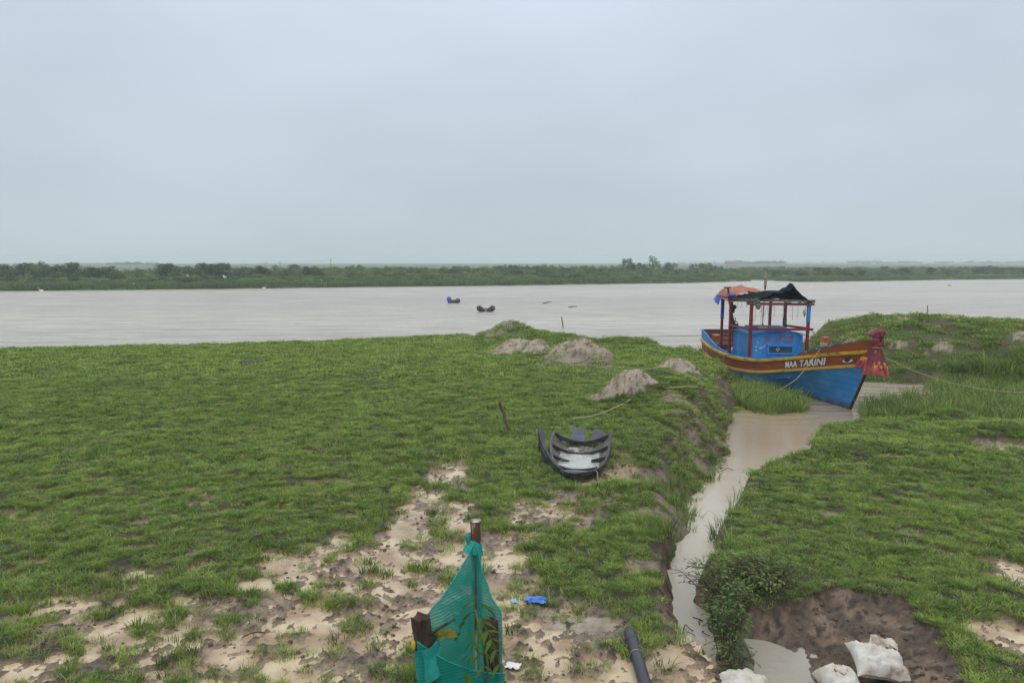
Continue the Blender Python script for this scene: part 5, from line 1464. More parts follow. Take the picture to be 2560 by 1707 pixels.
for t_, u_, v_, L_, nl, lw, dr in ((ray_at(1098, 1383, 5.86), -.9, .1, .10, 3, .085, .5), (ray_at(1100, 1398, 5.84), .5, .35, .12, 4, .09, .8), (ray_at(1090, 1405, 5.85), -.7, .2, .14, 3, .09, 1.4),
        (ray_at(1102, 1412, 5.72), .3, -.6, .18, 4, .10, 1.1), (ray_at(1098, 1440, 5.72), -.25, -.6, .2, 4, .11, 1.5), (ray_at(1110, 1438, 5.62), .45, -.6, .28, 5, .125, 1.1), (ray_at(1106, 1462, 5.6), .1, -.7, .22, 4, .12, 1.3)):
    frond(m, t_ - so, Vector((u_, v_, rr.uniform(-.1, .3))), L_, nl, lw, rr, dr)
m.build('leaves', m_leaf_n, sap)
m = MB()
for k in range(9): leaflet(m, ray_at(1018 + rr.uniform(-8, 10), 1450 + rr.uniform(-10, 16), 5.72) - so, Vector((rr.uniform(-1, 1), rr.uniform(-.5, .1), rr.uniform(-.9, .5))), .10, .045, Vector((0, -1, .3)))
m.build('yellowing_leaves', m_leaf_y, sap)

# ================================================================== PIPE, SACKS, LITTER
m_pipe = mat('black_plastic_pipe', (.022, .025, .034), .42, (.04, .045, .058), 3, .05, 30, .5, (.10, .095, .09), 10, .30)
pa = on_ground(1446, 1462, .05); pb = on_ground(1482, 1590, .07); pb.z = max(pb.z, .05); pc = pb + (pb - pa) * .8
pp = empty('drain_pipe', pa, label='long black plastic pipe lying on the mud at the bottom of the photo', cat='pipe')
d_ = (pc - pa)
m = MB(); N = 14
ring = lambda r: [d_ * (i / N) for i in range(N + 1)]
m.tube(ring(0), .062, 18, cap=False); m.tube([d_ * .004, d_ * .0045], [.055, .055], 18); m.build('tube', m_pipe, pp)
m = MB(); m.tube([d_ * .085, d_ * .09, d_ * .105, d_ * .11], [.062, .074, .074, .062], 18, cap=False); m.build('collar', m_pipe, pp)
m = MB(); m.tube([d_ * .255, d_ * .262], [.066, .066], 18, cap=False); m.build('wire_tie', m_rope, pp)
m_sack = mat('white_woven_sack', (.60, .58, .53), .65, (.45, .41, .34), 3.5, .3, 60, .3, (.27, .19, .12), 3.4, .42)
m_sackin = mat('sack_inside', (.20, .145, .11), .8, (.32, .27, .22), 8)
def pillow(L_, Wd, H, seed, n=34, pinch=.14, sagx=0.0, twist=0.0, slump=.0, crumple=1.0):
    m = MB()
    def pt(u, v, sg):
        a = L_ / 2 * u * (1 - pinch * (1 - v * v) * abs(u) ** 4 * .5); b_ = Wd / 2 * v * (1 - pinch * (1 - abs(u)) * .2 + .10 * math.sin(u * 2 + seed))
        e = (max(0, 1 - abs(u) ** 3.0) ** .55) * (max(0, 1 - abs(v) ** 2.6) ** .6)
        wr = .045 * float(pn(u * 2.5 + seed, v * 2.5, 3)) + .028 * abs(float(pn(u * 6 + v * 3 + seed, v * 5 - u * 2, 4))) + .012 * float(pn(u * 14, v * 9 + seed, 6))
        z = H * e * (1.0 if sg > 0 else -.35) + (wr * crumple if sg > 0 else wr * .3) * e ** .5
        z += sagx * u * u + slump * u
        ang = twist * u
        return Vector((a, b_ * math.cos(ang) - z * math.sin(ang) * .3, z + b_ * math.sin(ang)))
    k = [-1 + 2 * i / n for i in range(n + 1)]
    m.grid([[pt(u, v, 1) for v in k] for u in k], True, flip=True); m.grid([[pt(u, v, -1) for v in k] for u in k], True)
    return m, pt
def set_on(o, u, v, z, lift, rot):
    q = on_ground(u, v, 0, z); o.location = q + Vector((0, 0, lift)); o.rotation_euler = rot; o.scale = (.80, .80, .80)
sa = empty('sack', label='dirty white woven sack, mostly cut off by the lower photo edge beside the shrub', cat='sack')
m, pt = pillow(.70, .44, .20, 1.3, pinch=.3, crumple=1.3); m.build('body', m_sack, sa)
m = MB(); m.grid([[pt(-1 + .02 * i, -.9 + .18 * j, 1) + Vector((-.11 * i / 6, .0, .05 * math.sin(j * 1.7 + i * .4) - .01 * i)) for j in range(11)] for i in range(7)], True); m.build('gathered_mouth', m_sack, sa)
set_on(sa, 1702, 1597, -.3, .05, (R(10), R(-4), R(-14)))
sb = empty('sack', label='rounded white sack tucked under the larger torn sack in the mud', cat='sack')
m, pt = pillow(.44, .50, .26, 2.7, pinch=.1); m.build('body', m_sack, sb)
m = MB(); m.blob((-.02, .03, .262), (.09, .06, .012), 12, 6, .5, 3, seed=4); m.build('faded_print', mat('faded_print', (.46, .26, .22), .7, (.6, .5, .46), 20), sb)
set_on(sb, 1928, 1588, -.3, .04, (R(16), 0, R(12)))
sc_ = empty('sack', label='large torn white sack with open mouth, topmost of the pile in the mud hollow', cat='sack')
m, pt = pillow(.70, .52, .22, 4.1, pinch=.22, slump=-.05, crumple=1.4); m.build('body', m_sack, sc_)
m = MB()
m.grid([[pt(-.25 + 1.1 * j / 10, .80 + .03 * i, 1) + Vector((.02 * i, .045 * i, .035 * i - .012 * i * i * .6 + .03 * math.sin(j * 1.4 + i))) for j in range(11)] for i in range(6)], True); m.build('torn_flap', m_sack, sc_)
m = MB(); m.grid([[pt(.1 + .6 * j / 8, .74 + .03 * i, 1) + Vector((.03, .02 * i, .012)) for j in range(9)] for i in range(4)], True); m.build('open_mouth', m_sackin, sc_)
m = MB(); m.tube([pt(-.95 + 1.9 * i / 16, -.985, 1) + Vector((0, -.012, -.005)) for i in range(17)], .010, 5); m.build('stitched_seam', mat('stained_seam', (.16, .10, .08), .8), sc_)
set_on(sc_, 2016, 1553, -.2, .12, (R(15), R(4), R(-6)))

m_litter_b = mat('blue_litter_plastic', (.03, .12, .52), .4, (.10, .25, .62), 8)
def crumple(name, u, v, size, material, seed, z=0.0, lift=.02, **kw):
    q = on_ground(u, v, 0, z); q.z = max(q.z, -.036) + lift; m = MB(); r = random.Random(seed); n = 9
    rows = [[Vector((size * (i / n - .5) * (1 + .3 * r.random()), size * .8 * (j / n - .5), .22 * size * (abs(float(pn(i * .7 + seed, j * .7, 5))) + .5 * abs(float(pn(i * 1.7, j * 1.5 + seed, 6)))))) for j in range(n + 1)] for i in range(n + 1)]
    m.grid(rows, False); m.grid([[p - Vector((0, 0, .004)) for p in rw] for rw in rows], False, flip=True)
    o = m.build(name, material, **kw); o.location = q; o.rotation_euler = (0, 0, seed); return o
crumple('plastic_litter', 1231, 1383, .21, m_litter_b, 3, label='bright blue crumpled plastic bag on the mud right of the net guard', cat='litter')
crumple('plastic_litter', 1181, 1384, .09, mat('pale_blue_plastic', (.28, .42, .62), .5), 5, label='tiny pale blue plastic scrap beside the bright blue bag', cat='litter')
crumple('plastic_litter', 1179, 1534, .13, m_white, 6, label='white plastic scrap on the mud just right of the green net', cat='litter')
crumple('plastic_litter', 1051, 1377, .10, m_white, 2, label='small white scrap in the puddles left of the green net', cat='litter')
crumple('plastic_litter', 1056, 779, .22, mat('lime_plastic', (.42, .46, .12), .5), 4, .1, label='pale yellow plastic scrap on the turf at the river edge', cat='litter')
m_clay = mat('pale_clay', (.34, .29, .235), .85, (.24, .20, .155), 6, .6, 16)
m = MB(); q = on_ground(1330, 1444, 0)
m.blob((0, 0, 0), (.48, .20, .09), 30, 12, .35, 2.6, seed=6); m.blob((.22, -.06, 0), (.26, .15, .08), 20, 9, .4, 3, seed=7)
o = m.build('clay_lump', m_clay, label='pale dried clay lump on the mud above the black pipe', cat='clay lump'); o.location = q
m = MB(); q = on_ground(2083, 732, 0, 1.3); m.box((0, 0, .12), (.42, .36, .34), (0, .05, .2), .85, jit=.03); m.blob((0, 0, 0), (.34, .3, .12), seed=3)
o = m.build('earth_block', mat('dark_earth', (.06, .05, .036), .9, (.10, .085, .06), 6, .6, 16), label='dark square earth block on top of the headland', cat='earth block'); o.location = q
m = MB(); q = on_ground(570, 834, 0); m.blob((0, 0, .02), (.36, .2, .10), 16, 8, .4, 3, seed=14); m.blob((.3, .1, .02), (.24, .14, .08), 12, 8, .4, 3, seed=15)
o = m.build('earth_clod', mat('dark_clod', (.055, .045, .036), .9, (.11, .09, .07), 8, .5, 16), label='lone dark earth clod on the far part of the left meadow', cat='clod'); o.location = q
def stick(u0, v0, u1, v1, r, material, label, name='stick', lift=.05, cat='stick'):
    a, c_ = on_ground(u0, v0, lift), on_ground(u1, v1, lift + .03)
    md = (a + c_) / 2 + Vector((0, 0, .03)); m = MB(); m.tube(smooth([a, md, c_]), r, 6)
    return m.build(name, material, label=label, cat=cat)
stick(572, 1256, 600, 1248, .014, m_grey, 'straight dark grey stick lying in the left turf', lift=.1)
stick(497, 941, 514, 943, .018, m_tan, 'short pale straw stick in the middle of the meadow', lift=.12)
stick(556, 1630 / 1.0884 * 1.0 - 30, 610, 1462, .008, m_wood, 'thin bent twig on the wet mud at lower left', name='twig', lift=.02)
stick(1435, 833, 1455, 829, .022, m_tan, 'pale forked driftwood stick below the big earth mound', lift=.1) if False else None
stick(1438, 932, 1454, 929, .02, m_tan, 'pale driftwood stick lying at the foot of the middle mound', lift=.1)

# ================================================================== FLOATS ON THE RIVER
m_can = mat('black_drum', (.020, .020, .021), .5, (.07, .068, .062), 5, .3, 20, .4, (.16, .155, .14), 9, .36)
m_canb = mat('blue_drum', (.03, .085, .28), .45, (.05, .13, .36), 4, .1, 20, .4)
def drum(m, c, ax, L_, r):
    ax = Vector(ax).normalized(); c = Vector(c)
    prof = [(0, .55), (.04, .9), (.10, 1), (.3, .97), (.32, 1.03), (.36, .97), (.62, .97), (.64, 1.03), (.68, .97), (.9, 1), (.96, .9), (1, .55)]
    m.tube([c + ax * L_ * (t - .5) for t, k in prof], [r * k for t, k in prof], 14)
    return c + ax * L_ * .52
def floats(u, v, label, mats, axes, cs_, rope):
    q = at(u, v, ZW); o = empty('float_pair', q, label=label, cat='float')
    for mt, ax, c_ in zip(mats, axes, cs_):
        m = MB(); e_ = drum(m, c_, ax, .80, .27); p_ = m.build('drum', mt, o)
        m = MB(); m.tube([e_, e_ + Vector(ax).normalized() * .07], .09, 10); m.build('cap', mt, p_)
    m = MB(); m.blob((0, -.05, .22), (.17, .13, .17), 10, 7, .35, 3, seed=5); m.build('binding', rope, o)
floats(1116, 716, 'two black plastic drums tied in a V floating on the river', [m_can, m_can], [(-1, -.2, .75), (1, -.2, .75)], [(-.46, 0, .22), (.46, 0, .22)], m_tan)
floats(1040, 696, 'blue drum tied to a black drum floating farther out on the river', [m_canb, m_can], [(-.25, -.3, 1), (1, -.2, .55)], [(-.38, 0, .28), (.42, 0, .18)], m_grey)
m = MB(); m.tube([(-.5, 0, .03), (0, .05, .10), (.55, 0, .2)], [.05, .06, .02], 7); m.tube([(0, .05, .1), (.2, .1, .3)], [.03, .01], 5)
o = m.build('driftwood', m_wood, label='dark driftwood branch floating left of the smaller drifting stick', cat='driftwood'); o.location = at(1256, 697, ZW)
m = MB(); m.tube([(-.4, 0, .03), (0, .0, .09), (.5, 0, .1)], [.04, .06, .03], 7)
o = m.build('driftwood', m_wood, label='small dark stick adrift on the river above the leaning stake', cat='driftwood'); o.location = at(1314, 706, ZW)
m = MB(); m.blob((0, 0, .1), (.35, .25, .22), 12, 8, .1, 2, seed=2)
o = m.build('buoy', mat('yellow_buoy', (.5, .36, .10), .5), label='little yellow buoy on the river at far right', cat='buoy'); o.location = at(2181, 657, ZW)
# ================================================================== REEDS AND WATERSIDE GRASS
g_reed = [make_blades('reed', 17, .16, .45, .95, .030, .6, m_reed, 140 + i, 4, .5) for i in range(4)]
g_low = [make_blades('sedge', 24, .11, .18, .38, .013, .6, m_reed, 150 + i, 3, .4) for i in range(3)]
def sample_poly(poly, n):
    a = np.array(poly); lo, hi = a.min(0), a.max(0)
    x = rng.uniform(lo[0], hi[0], n * 3); y = rng.uniform(lo[1], hi[1], n * 3)
    k = sdf(x, y, poly) < 0
    return x[k][:n], y[k][:n]
def reeds(name, pts, s0, s1, src, label):
    x, y = pts; t = terrain(x, y); z = np.maximum(t['z'], zwf(y) - .12); m = len(x)
    s = rng.uniform(s0, s1, m)
    return scatter(name, np.stack([x, y, z], 1), rng.uniform(0, 6.283, m), np.stack([s, s, s * rng.uniform(.75, 1.15, m)], 1), rng.uniform(-.12, .12, (m, 2)), src, label=label, cat='reeds')
def thin(pts, f):
    k = f(*pts); return pts[0][k], pts[1][k]
# marsh right of the bow, open water left in the middle
mp_ = sample_poly(marsh_poly, 1700)
gapw = W((1985, 930), (1990, 893), (2060, 886), (2150, 895), (2170, 925), (2080, 922), (2010, 945), z=ZW)
mp_ = thin(mp_, lambda x, y: (sdf(x, y, gapw) > rng.uniform(-.5, .15, len(x))) & (fbm(x * .6, y * .6, 301, 2) > -.35))
reeds('reeds', mp_, .55, 1.05, g_reed, 'tall green reeds in the shallow water right of the bow')
lp = sample_poly(W((1700, 935), (1690, 905), (1740, 890), (1800, 903), (1850, 925), (1852, 945), (1780, 955), (1730, 948), z=ZW), 330)
reeds('reeds', lp, .5, .95, g_reed, 'tall grass clump in front of the blue hull')
sp_ = sample_poly(W((1600, 838), (1660, 880), (1720, 905), (1745, 893), (1690, 872), (1650, 845), (1630, 835), z=ZW), 260)
reeds('reeds', sp_, .4, .8, g_reed, 'dark water grass along the left side of the hull')
st_ = sample_poly(W((1480, 795), (1545, 815), (1590, 838), (1640, 860), (1650, 848), (1560, 806), (1500, 793), z=ZW), 240)
reeds('reeds', st_, .3, .62, g_reed, 'thin water grass between the river mound and the boat stern')
hb_ = sample_poly([(13.3, 29.2), (14.4, 28.5), (15.6, 28.2), (17.2, 27.5), (19.5, 26.2), (24, 24.2), (24, 25.6), (19.7, 27.6), (17.3, 28.8), (15.2, 29.2), (13.4, 30.6)], 700)
reeds('reeds', hb_, .45, .9, g_low, 'dark sedge along the foot of the headland')
cl = []
for u, v, n_, r_ in ((1705, 1090, 22, .3), (1720, 1080, 12, .25), (1640, 1262, 10, .18), (1640, 1040, 8, .2), (1610, 1310, 18, .22), (1530, 1285, 22, .25), (1545, 1150, 20, .35), (1535, 1195, 40, .4)):
    q = at(u, v, -.45)
    cl.append(np.stack([q.x + rng.normal(0, r_, n_), q.y + rng.normal(0, r_, n_)], 1))
cl = np.concatenate(cl)
_t = terrain(cl[:, 0], cl[:, 1]); cl = cl[(_t['dw'] > .02) | (rng.random(len(cl)) < .12)]
reeds('sedge', (cl[:, 0], cl[:, 1]), .6, 1.25, g_low, 'ragged sedge leaning over the narrow muddy stream').__setitem__('category', 'sedge')

# ================================================================== LEAFY WEEDS BY THE STREAM
m_weed = leaf_mat('weed_leaf', (.075, .160, .042), (.048, .110, .030), (.16, .26, .07), .35, 3)
m_weed2 = leaf_mat('scrub_leaf', (.105, .180, .042), (.065, .125, .032), (.20, .27, .08), .35, 3)
m_stem = mat('weed_stem', (.09, .075, .04), .7, (.05, .04, .025), 8)
def weed(base, stems, h, spread, nleaf, lsz, material, label, seed, lean=(0, 0), name='weed_bush'):
    r = random.Random(seed); o = empty(name, base, label=label, cat='bush'); ms, ml = MB(), MB()
    for k in range(stems):
        a = r.uniform(0, 6.28); q = spread * math.sqrt(r.random()); hh = h * r.uniform(.55, 1.1)
        b_ = Vector((q * .5 * math.cos(a), q * .5 * math.sin(a), -.08))
        t_ = Vector((q * 1.3 * math.cos(a) + lean[0], q * 1.3 * math.sin(a) + lean[1], hh))
        md = (b_ + t_) / 2 + Vector((r.uniform(-.06, .06), r.uniform(-.06, .06), .05))
        P = smooth([b_, md, t_], 5); ms.tube(P, [.007 * (1 - .7 * i / len(P)) for i in range(len(P))], 5)
        for i in range(nleaf):
            t = r.uniform(.25, 1.0); p = P[min(len(P) - 1, int(t * (len(P) - 1)))]
            aa = r.uniform(0, 6.28); d = Vector((math.cos(aa), math.sin(aa), r.uniform(-.3, .5)))
            tw = p + d * r.uniform(.02, .13)
            ms.tube([p, tw], .0025, 3, cap=False)
            leaflet(ml, tw, d, lsz * r.uniform(.6, 1.4), lsz * .36, Vector((r.uniform(-.4, .4), r.uniform(-.4, .4), 1)))
    ms.build('stems', m_stem, o); ml.build('leaves', material, o)
    return o
def wpos(u, v, z):
    q = on_ground(u, v, 0, z); return q
weed(wpos(1668, 1500, -.2), 11, .74, .17, 38, .058, m_weed, 'tall dark leafy weed standing at the stream end above the lone sack', 1)
weed(wpos(1690, 1545, -.2), 6, .38, .14, 26, .055, m_weed, 'low leafy weed just behind the half hidden sack', 2)
weed(wpos(1655, 1420, -.1), 8, .36, .18, 26, .055, m_weed, 'leafy weed hanging over the right bank of the stream bend', 3)
weed(wpos(1715, 1345, 0), 30, .26, .50, 26, .050, m_weed2, 'wide tangled bush on the turf above the mud hollow', 4)
weed(wpos(1760, 1330, 0), 22, .30, .36, 26, .050, m_weed2, 'rounder tangled bush right of the wide one', 5)
weed(wpos(1640, 1350, 0), 9, .26, .22, 26, .05, m_weed2, 'small sprawling bush leaning over the stream', 6, lean=(-.15, 0))
# fallen branch with a few leaves reaching over the water; root tangle and dry straw at the stream end
m = MB(); b_ = on_ground(1680, 1352, .12); e_ = ray_at(1592, 1302, b_.y + .75)
P = smooth([b_, b_.lerp(e_, .45) + Vector((0, 0, .02)), b_.lerp(e_, .75) + Vector((0, 0, .03)), e_]); br = empty('fallen_branch', b_, label='thin leafy branch reaching left over the stream bend', cat='branch')
m.tube([p - b_ for p in P], [.014 * (1 - .7 * i / len(P)) for i in range(len(P))], 6); m.build('twig', m_stem, br)
m = MB(); r_ = random.Random(4)
for k in range(40): leaflet(m, P[-1] - b_ + Vector((r_.gauss(0, .06), r_.gauss(0, .05), r_.gauss(.02, .05))), Vector((r_.uniform(-1, 1), r_.uniform(-1, 1), r_.uniform(-.3, .6))), .045, .022, Vector((0, 0, 1)))
m.build('leaves', m_weed2, br)
def tangle(u, v, z, n_, L_, material, name, label, seed, up=.6, rr0=.006):
    r = random.Random(seed); q = wpos(u, v, z); m = MB()
    for k in range(n_):
        a = r.uniform(0, 6.28); p = q + Vector((r.gauss(0, .07), r.gauss(0, .07), .02)); d = Vector((math.cos(a), math.sin(a), up * r.uniform(.1, 1)))
        l_ = L_ * r.uniform(.4, 1); m.tube(smooth([p, p + d * l_ * .5, p + d * l_ * .8 + Vector((r.gauss(0, .06), r.gauss(0, .06), -.08 * up)), p + d * l_ + Vector((0, 0, -.3 * l_))], 3), rr0 * r.uniform(.6, 1.2), 4)
    return m.build(name, material, label=label, cat='roots', kind=None)
tangle(1628, 1512, -.2, 26, .34, mat('dry_straw', (.30, .22, .11), .8, (.16, .11, .06), 9), 'root_tangle', 'straw coloured root tangle hanging at the end of the stream', 3, .35, .005)
tangle(1600, 1455, -.2, 12, .55, mat('dark_twig', (.05, .036, .026), .8), 'twig_tangle', 'dark bare twigs crossing the stream just before its end', 5, .7, .005)
tangle(1855, 1022, -.4, 10, .5, m_stem, 'twig_tangle', 'dark bare twigs at the right corner of the creek mouth', 6, .8, .008)
tangle(1650, 1085, -.5, 12, .45, m_stem, 'twig_tangle', 'bare twigs on the left stream bank facing the grassy corner', 7, .6, .007)

# ================================================================== FAR BANK
m_t1 = leaf_mat('tree_leaf_dark', (.068, .132, .038), (.042, .095, .030), (.125, .20, .06), .3, .10)
m_t2 = leaf_mat('tree_leaf_mid', (.115, .195, .054), (.075, .145, .042), (.175, .26, .085), .3, .06)
m_t3 = leaf_mat('tree_leaf_pale', (.165, .245, .072), (.11, .185, .054), (.22, .29, .10), .3, .05)
m_trunk = mat('bark', (.075, .058, .042), .9, (.045, .035, .028), 5, .4, 12)
def crown_mesh(name, seed, lobes, leaf, n_, material, squash=1.0, low=.0):
    """unit crown: 1 m tall, about 1 m wide, leaf-clump faces through several lobes"""
    r = random.Random(seed); m = MB(); L_ = []
    for k in range(lobes):
        a = r.uniform(0, 6.28); q = .38 * math.sqrt(r.random())
        L_.append((Vector((q * math.cos(a), q * math.sin(a), r.uniform(.25 + low, .86) - .5 * q)), r.uniform(.11, .22)))
    L_.append((Vector((0, 0, .5)), .28))
    for i in range(n_):
        c_, R_ = L_[i % len(L_)]
        d = Vector((r.gauss(0, 1), r.gauss(0, 1), r.gauss(0, 1))).normalized()
        p = c_ + d * R_ * (r.random() ** .35) * Vector((1, 1, squash)).length / 1.73
        if p.z < .04: p.z = .04 + r.random() * .1
        n1_ = Vector((r.gauss(0, 1), r.gauss(0, 1), r.gauss(.6, 1))).normalized(); t_ = n1_.orthogonal().normalized(); b_ = n1_.cross(t_)
        s_ = leaf * r.uniform(.5, 1.2)
        m.add([p - t_ * s_, p - b_ * s_ * .5, p + t_ * s_, p + b_ * s_ * .55], [(0, 1, 2, 3)])
    return m.mesh(name, material)
def trunk_mesh(name, seed, h=.5):
    r = random.Random(seed); m = MB()
    m.tube(smooth([Vector((0, 0, -.08)), Vector((r.uniform(-.02, .02), 0, h * .5)), Vector((r.uniform(-.05, .05), r.uniform(-.05, .05), h))], 3), [.030, .028, .025, .023, .02, .018, .015], 7)
    for k in range(4):
        a = k * 1.57 + r.uniform(-.5, .5); z_ = h * r.uniform(.4, .8)
        m.tube([Vector((0, 0, z_)), Vector((.14 * math.cos(a), .14 * math.sin(a), z_ + .16)), Vector((.24 * math.cos(a), .24 * math.sin(a), z_ + .30))], [.015, .01, .005], 5)
    return m.mesh(name, m_trunk)
CR = {'dark': [crown_mesh('crown', 400 + i, 9, .040, 1500, m_t1) for i in range(4)],
      'mid': [crown_mesh('crown', 420 + i, 10, .042, 1300, m_t2, low=-.1) for i in range(4)],
      'pale': [crown_mesh('crown', 440 + i, 9, .045, 1000, m_t3, low=-.15) for i in range(4)]}
TR = [trunk_mesh('trunk', 460 + i) for i in range(3)]
cnt = [0]
def tree(px, top_py, w_px, back, kind, name, label, cat, group, hmin=.8):
    """px, top: photo column and crown top in 2560-px pixels; back: metres behind the waterline"""
    if px < 1862: b0 = shore_pt(px, back)
    else:
        q = p25(px, float(np.interp(px, [1862, 2010, 2130, 2300, 2560], [701, 705, 703.2, 700.8, 698]))); b0 = Vector((q.x * (1 + back / q.y), q.y + back, 0))
    z_ = float(far_z(b0.x, b0.y)[0][0])
    top = ray_at(px * 2352 / 2560, top_py * 2352 / 2560, b0.y).z
    h = max(hmin, top - z_) * 1.06; w = w_px * b0.y / FPX
    r = random.Random(cnt[0]); cnt[0] += 1
    o = empty(name, (b0.x, b0.y, z_), (0, 0, r.uniform(0, 6.28)), label, cat, group)
    c_ = bpy.data.objects.new('crown', r.choice(CR[kind])); COL.objects.link(c_); c_.parent = o
    c_.scale = (w * r.uniform(.9, 1.25), w * r.uniform(.9, 1.25), h * r.uniform(.98, 1.12)); c_.location = (0, 0, -.03 * h)
    t_ = bpy.data.objects.new('trunk', r.choice(TR)); COL.objects.link(t_); t_.parent = o; t_.scale = (h * .9, h * .9, h)
    return o
GL = 'dense rounded tree in the row along the left far bank'
for px, tp, w, bk in ((-60, 668, 90, 20), (5, 661, 60, 22), (28, 672, 55, 14), (62, 656, 60, 24), (84, 652, 55, 22), (108, 660, 45, 24), (140, 658, 60, 24), (176, 656, 62, 24), (208, 658, 58, 26), (232, 667, 48, 22), (262, 664, 62, 22), (292, 675, 36, 18), (345, 674, 34, 18),
        (404, 660, 40, 24), (424, 658, 46, 24), (442, 668, 34, 22), (478, 661, 56, 24), (512, 655, 60, 26), (540, 654, 62, 26), (562, 660, 44, 24), (600, 667, 40, 22), (628, 664, 46, 24), (656, 663, 40, 24), (690, 668, 44, 24), (720, 671, 40, 20), (776, 667, 44, 24), (800, 670, 40, 24), (840, 668, 40, 24)):
    tree(px, tp - 3, w * 1.15, bk, 'dark' if int(px) % 3 else 'mid', 'bank_tree', GL, 'tree', 'trees along the left far bank')
tree(735, 657, 36, 90, 'dark', 'bank_tree', 'lone round tree rising behind the left far bank scrub', 'tree', None)
GM = 'mid green bushy tree along the middle of the far bank'
for px, tp, w, bk in ((870, 666, 44, 30), (900, 664, 40, 30), (935, 668, 44, 26), (975, 667, 40, 30), (1018, 664, 34, 32), (1050, 668, 50, 26), (1095, 666, 40, 34), (1138, 661, 30, 34), (1172, 662, 36, 34), (1200, 668, 44, 30), (1245, 660, 34, 36), (1290, 658, 44, 38), (1330, 659, 40, 38), (1365, 660, 46, 38), (1395, 663, 40, 34),
        (1440, 661, 40, 38), (1475, 660, 44, 40), (1520, 664, 44, 36), (1545, 663, 40, 34)):
    tree(px, tp, w, bk, 'mid', 'bushy_tree', GM, 'tree', 'bushy trees along the middle far bank')
for px, tp, w, bk, lb in ((1567, 640, 34, 42, 'tallest thin topped tree in the clump on the far bank left of the boat'), (1590, 652, 46, 40, 'low spreading tree in the middle of the clump left of the boat'), (1628, 643, 62, 42, 'broad domed tree at the right of the clump left of the boat'), (1670, 652, 44, 40, 'sloping bushy tree at the right end of the clump left of the boat'),
        (1730, 657, 22, 60, 'small upright tree left of the wide bush above the boat canopy'), (1762, 655, 60, 60, 'wide dense bush on the far bank directly above the boat canopy'), (1795, 662, 28, 58, 'small low bush right of the wide bush above the boat canopy')):
    tree(px, tp, w, bk, 'mid', 'clump_tree', lb, 'tree', None)
GR = 'low dark bush scattered on the far bank right of the inlet'
for px, tp, w, bk in ((1938, 674, 30, 14), (2000, 675, 40, 18), (2045, 666, 38, 22), (2068, 667, 30, 24), (2100, 668, 44, 20), (2150, 672, 36, 16), (2262, 667, 40, 22), (2325, 667, 32, 24), (2370, 669, 46, 22), (2455, 660, 44, 26), (2490, 662, 36, 24), (2545, 664, 50, 20), (2600, 662, 50, 24), (2210, 664, 26, 60)):
    tree(px, tp, w, bk, 'dark', 'low_bush', GR, 'bush', 'low bushes right of the inlet')
GS = 'rounded low shrub in the scrub fronting the far bank'
r_ = random.Random(77)
for k in range(70):
    px = r_.uniform(-40, 1850); bk = r_.uniform(5, 16); base_ = float(shore(px)) - bk * .55
    hh = (r_.uniform(16, 30) if px < 700 else r_.uniform(10, 24)) * float(np.interp(px, [-40, 700, 1500, 1850], [1, .95, .7, .5]))
    tree(px, base_ - hh, r_.uniform(34, 64), bk, r_.choice(['mid', 'pale', 'pale', 'dark']), 'shrub', GS, 'shrub', 'shrubs fronting the far bank')

# scrub and reed verge that read as one mass
def crown_obj(name, me):
    return bpy.data.objects.new(name, me)
src_s = [crown_obj('scrub', CR[k][i]) for k in ('mid', 'pale') for i in (0, 1, 2)] + [crown_obj('scrub', CR['dark'][0])]
def far_scatter(name, pxs, back, hs, ws, src, label, seed=0, right=False):
    n_ = len(pxs); px = pxs
    if not right:
        v = np.array([float(shore(p)) for p in px])
    else:
        v = np.interp(px, [1840, 1850, 1920, 1980, 2010, 2060, 2130, 2300, 2450, 2560, 2900, 3600], [699.3, 700.6, 701.5, 704.3, 705, 704.6, 703.2, 700.8, 698.8, 698, 695, 690])
    P = [p25(a, c_) for a, c_ in zip(px, v)]
    x = np.array([p.x * (1 + b_ / p.y) for p, b_ in zip(P, back)]); y = np.array([p.y + b_ for p, b_ in zip(P, back)])
    z, d = far_z(x, y); k = d > .15
    s = np.stack([ws, ws, hs], 1)
    m = int(k.sum())
    return scatter(name, np.stack([x, y, z - .03], 1)[k], rng.uniform(0, 6.283, m), s[k], np.zeros((m, 2)), src, label=label, cat='scrub')
N = 2300
px = rng.uniform(-250, 1868, N); bk = 3 + 66 * rng.random(N) ** 1.15
h0 = np.interp(bk, [3, 12, 40], [.8, 1.5, 2.9]) * np.interp(px, [300, 1000], [.72, 1.0]) * np.interp(px, [-250, 400, 1500, 1868], [1.05, 1.0, 1.0, .7])
far_scatter('scrub', px, bk, h0 * rng.uniform(.6, 1.12, N), rng.uniform(1.8, 4.2, N), src_s, 'continuous green scrub along the far river bank left of the inlet')
N = 1500
px = rng.uniform(1842, 3000, N); bk = 5 + 150 * rng.random(N) ** 1.3
far_scatter('scrub', px, bk, rng.uniform(.5, 1.5, N) * np.clip(.5 + bk / 60, .6, 1.5), rng.uniform(2, 4.5, N), src_s, 'low continuous scrub on the flats right of the inlet', right=True)
m_verge = leaf_mat('verge_grass', (.105, .185, .048), (.078, .15, .04), (.15, .22, .07), .3, .12)
g_verge = [make_blades('verge', 40, .9, .5, 1.0, .10, .35, m_verge, 170 + i, 2) for i in range(3)]
N = 3600
px = rng.uniform(-250, 1876, N); bk = .5 + 9 * rng.random(N)
far_scatter('verge', px, bk, rng.uniform(.6, 1.3, N) * np.interp(px, [1500, 1860], [1, .3]), rng.uniform(.8, 1.5, N), g_verge, 'strip of bank grass at the far waterline left of the inlet')
N = 2200
px = rng.uniform(1838, 2900, N); bk = .5 + 14 * rng.random(N)
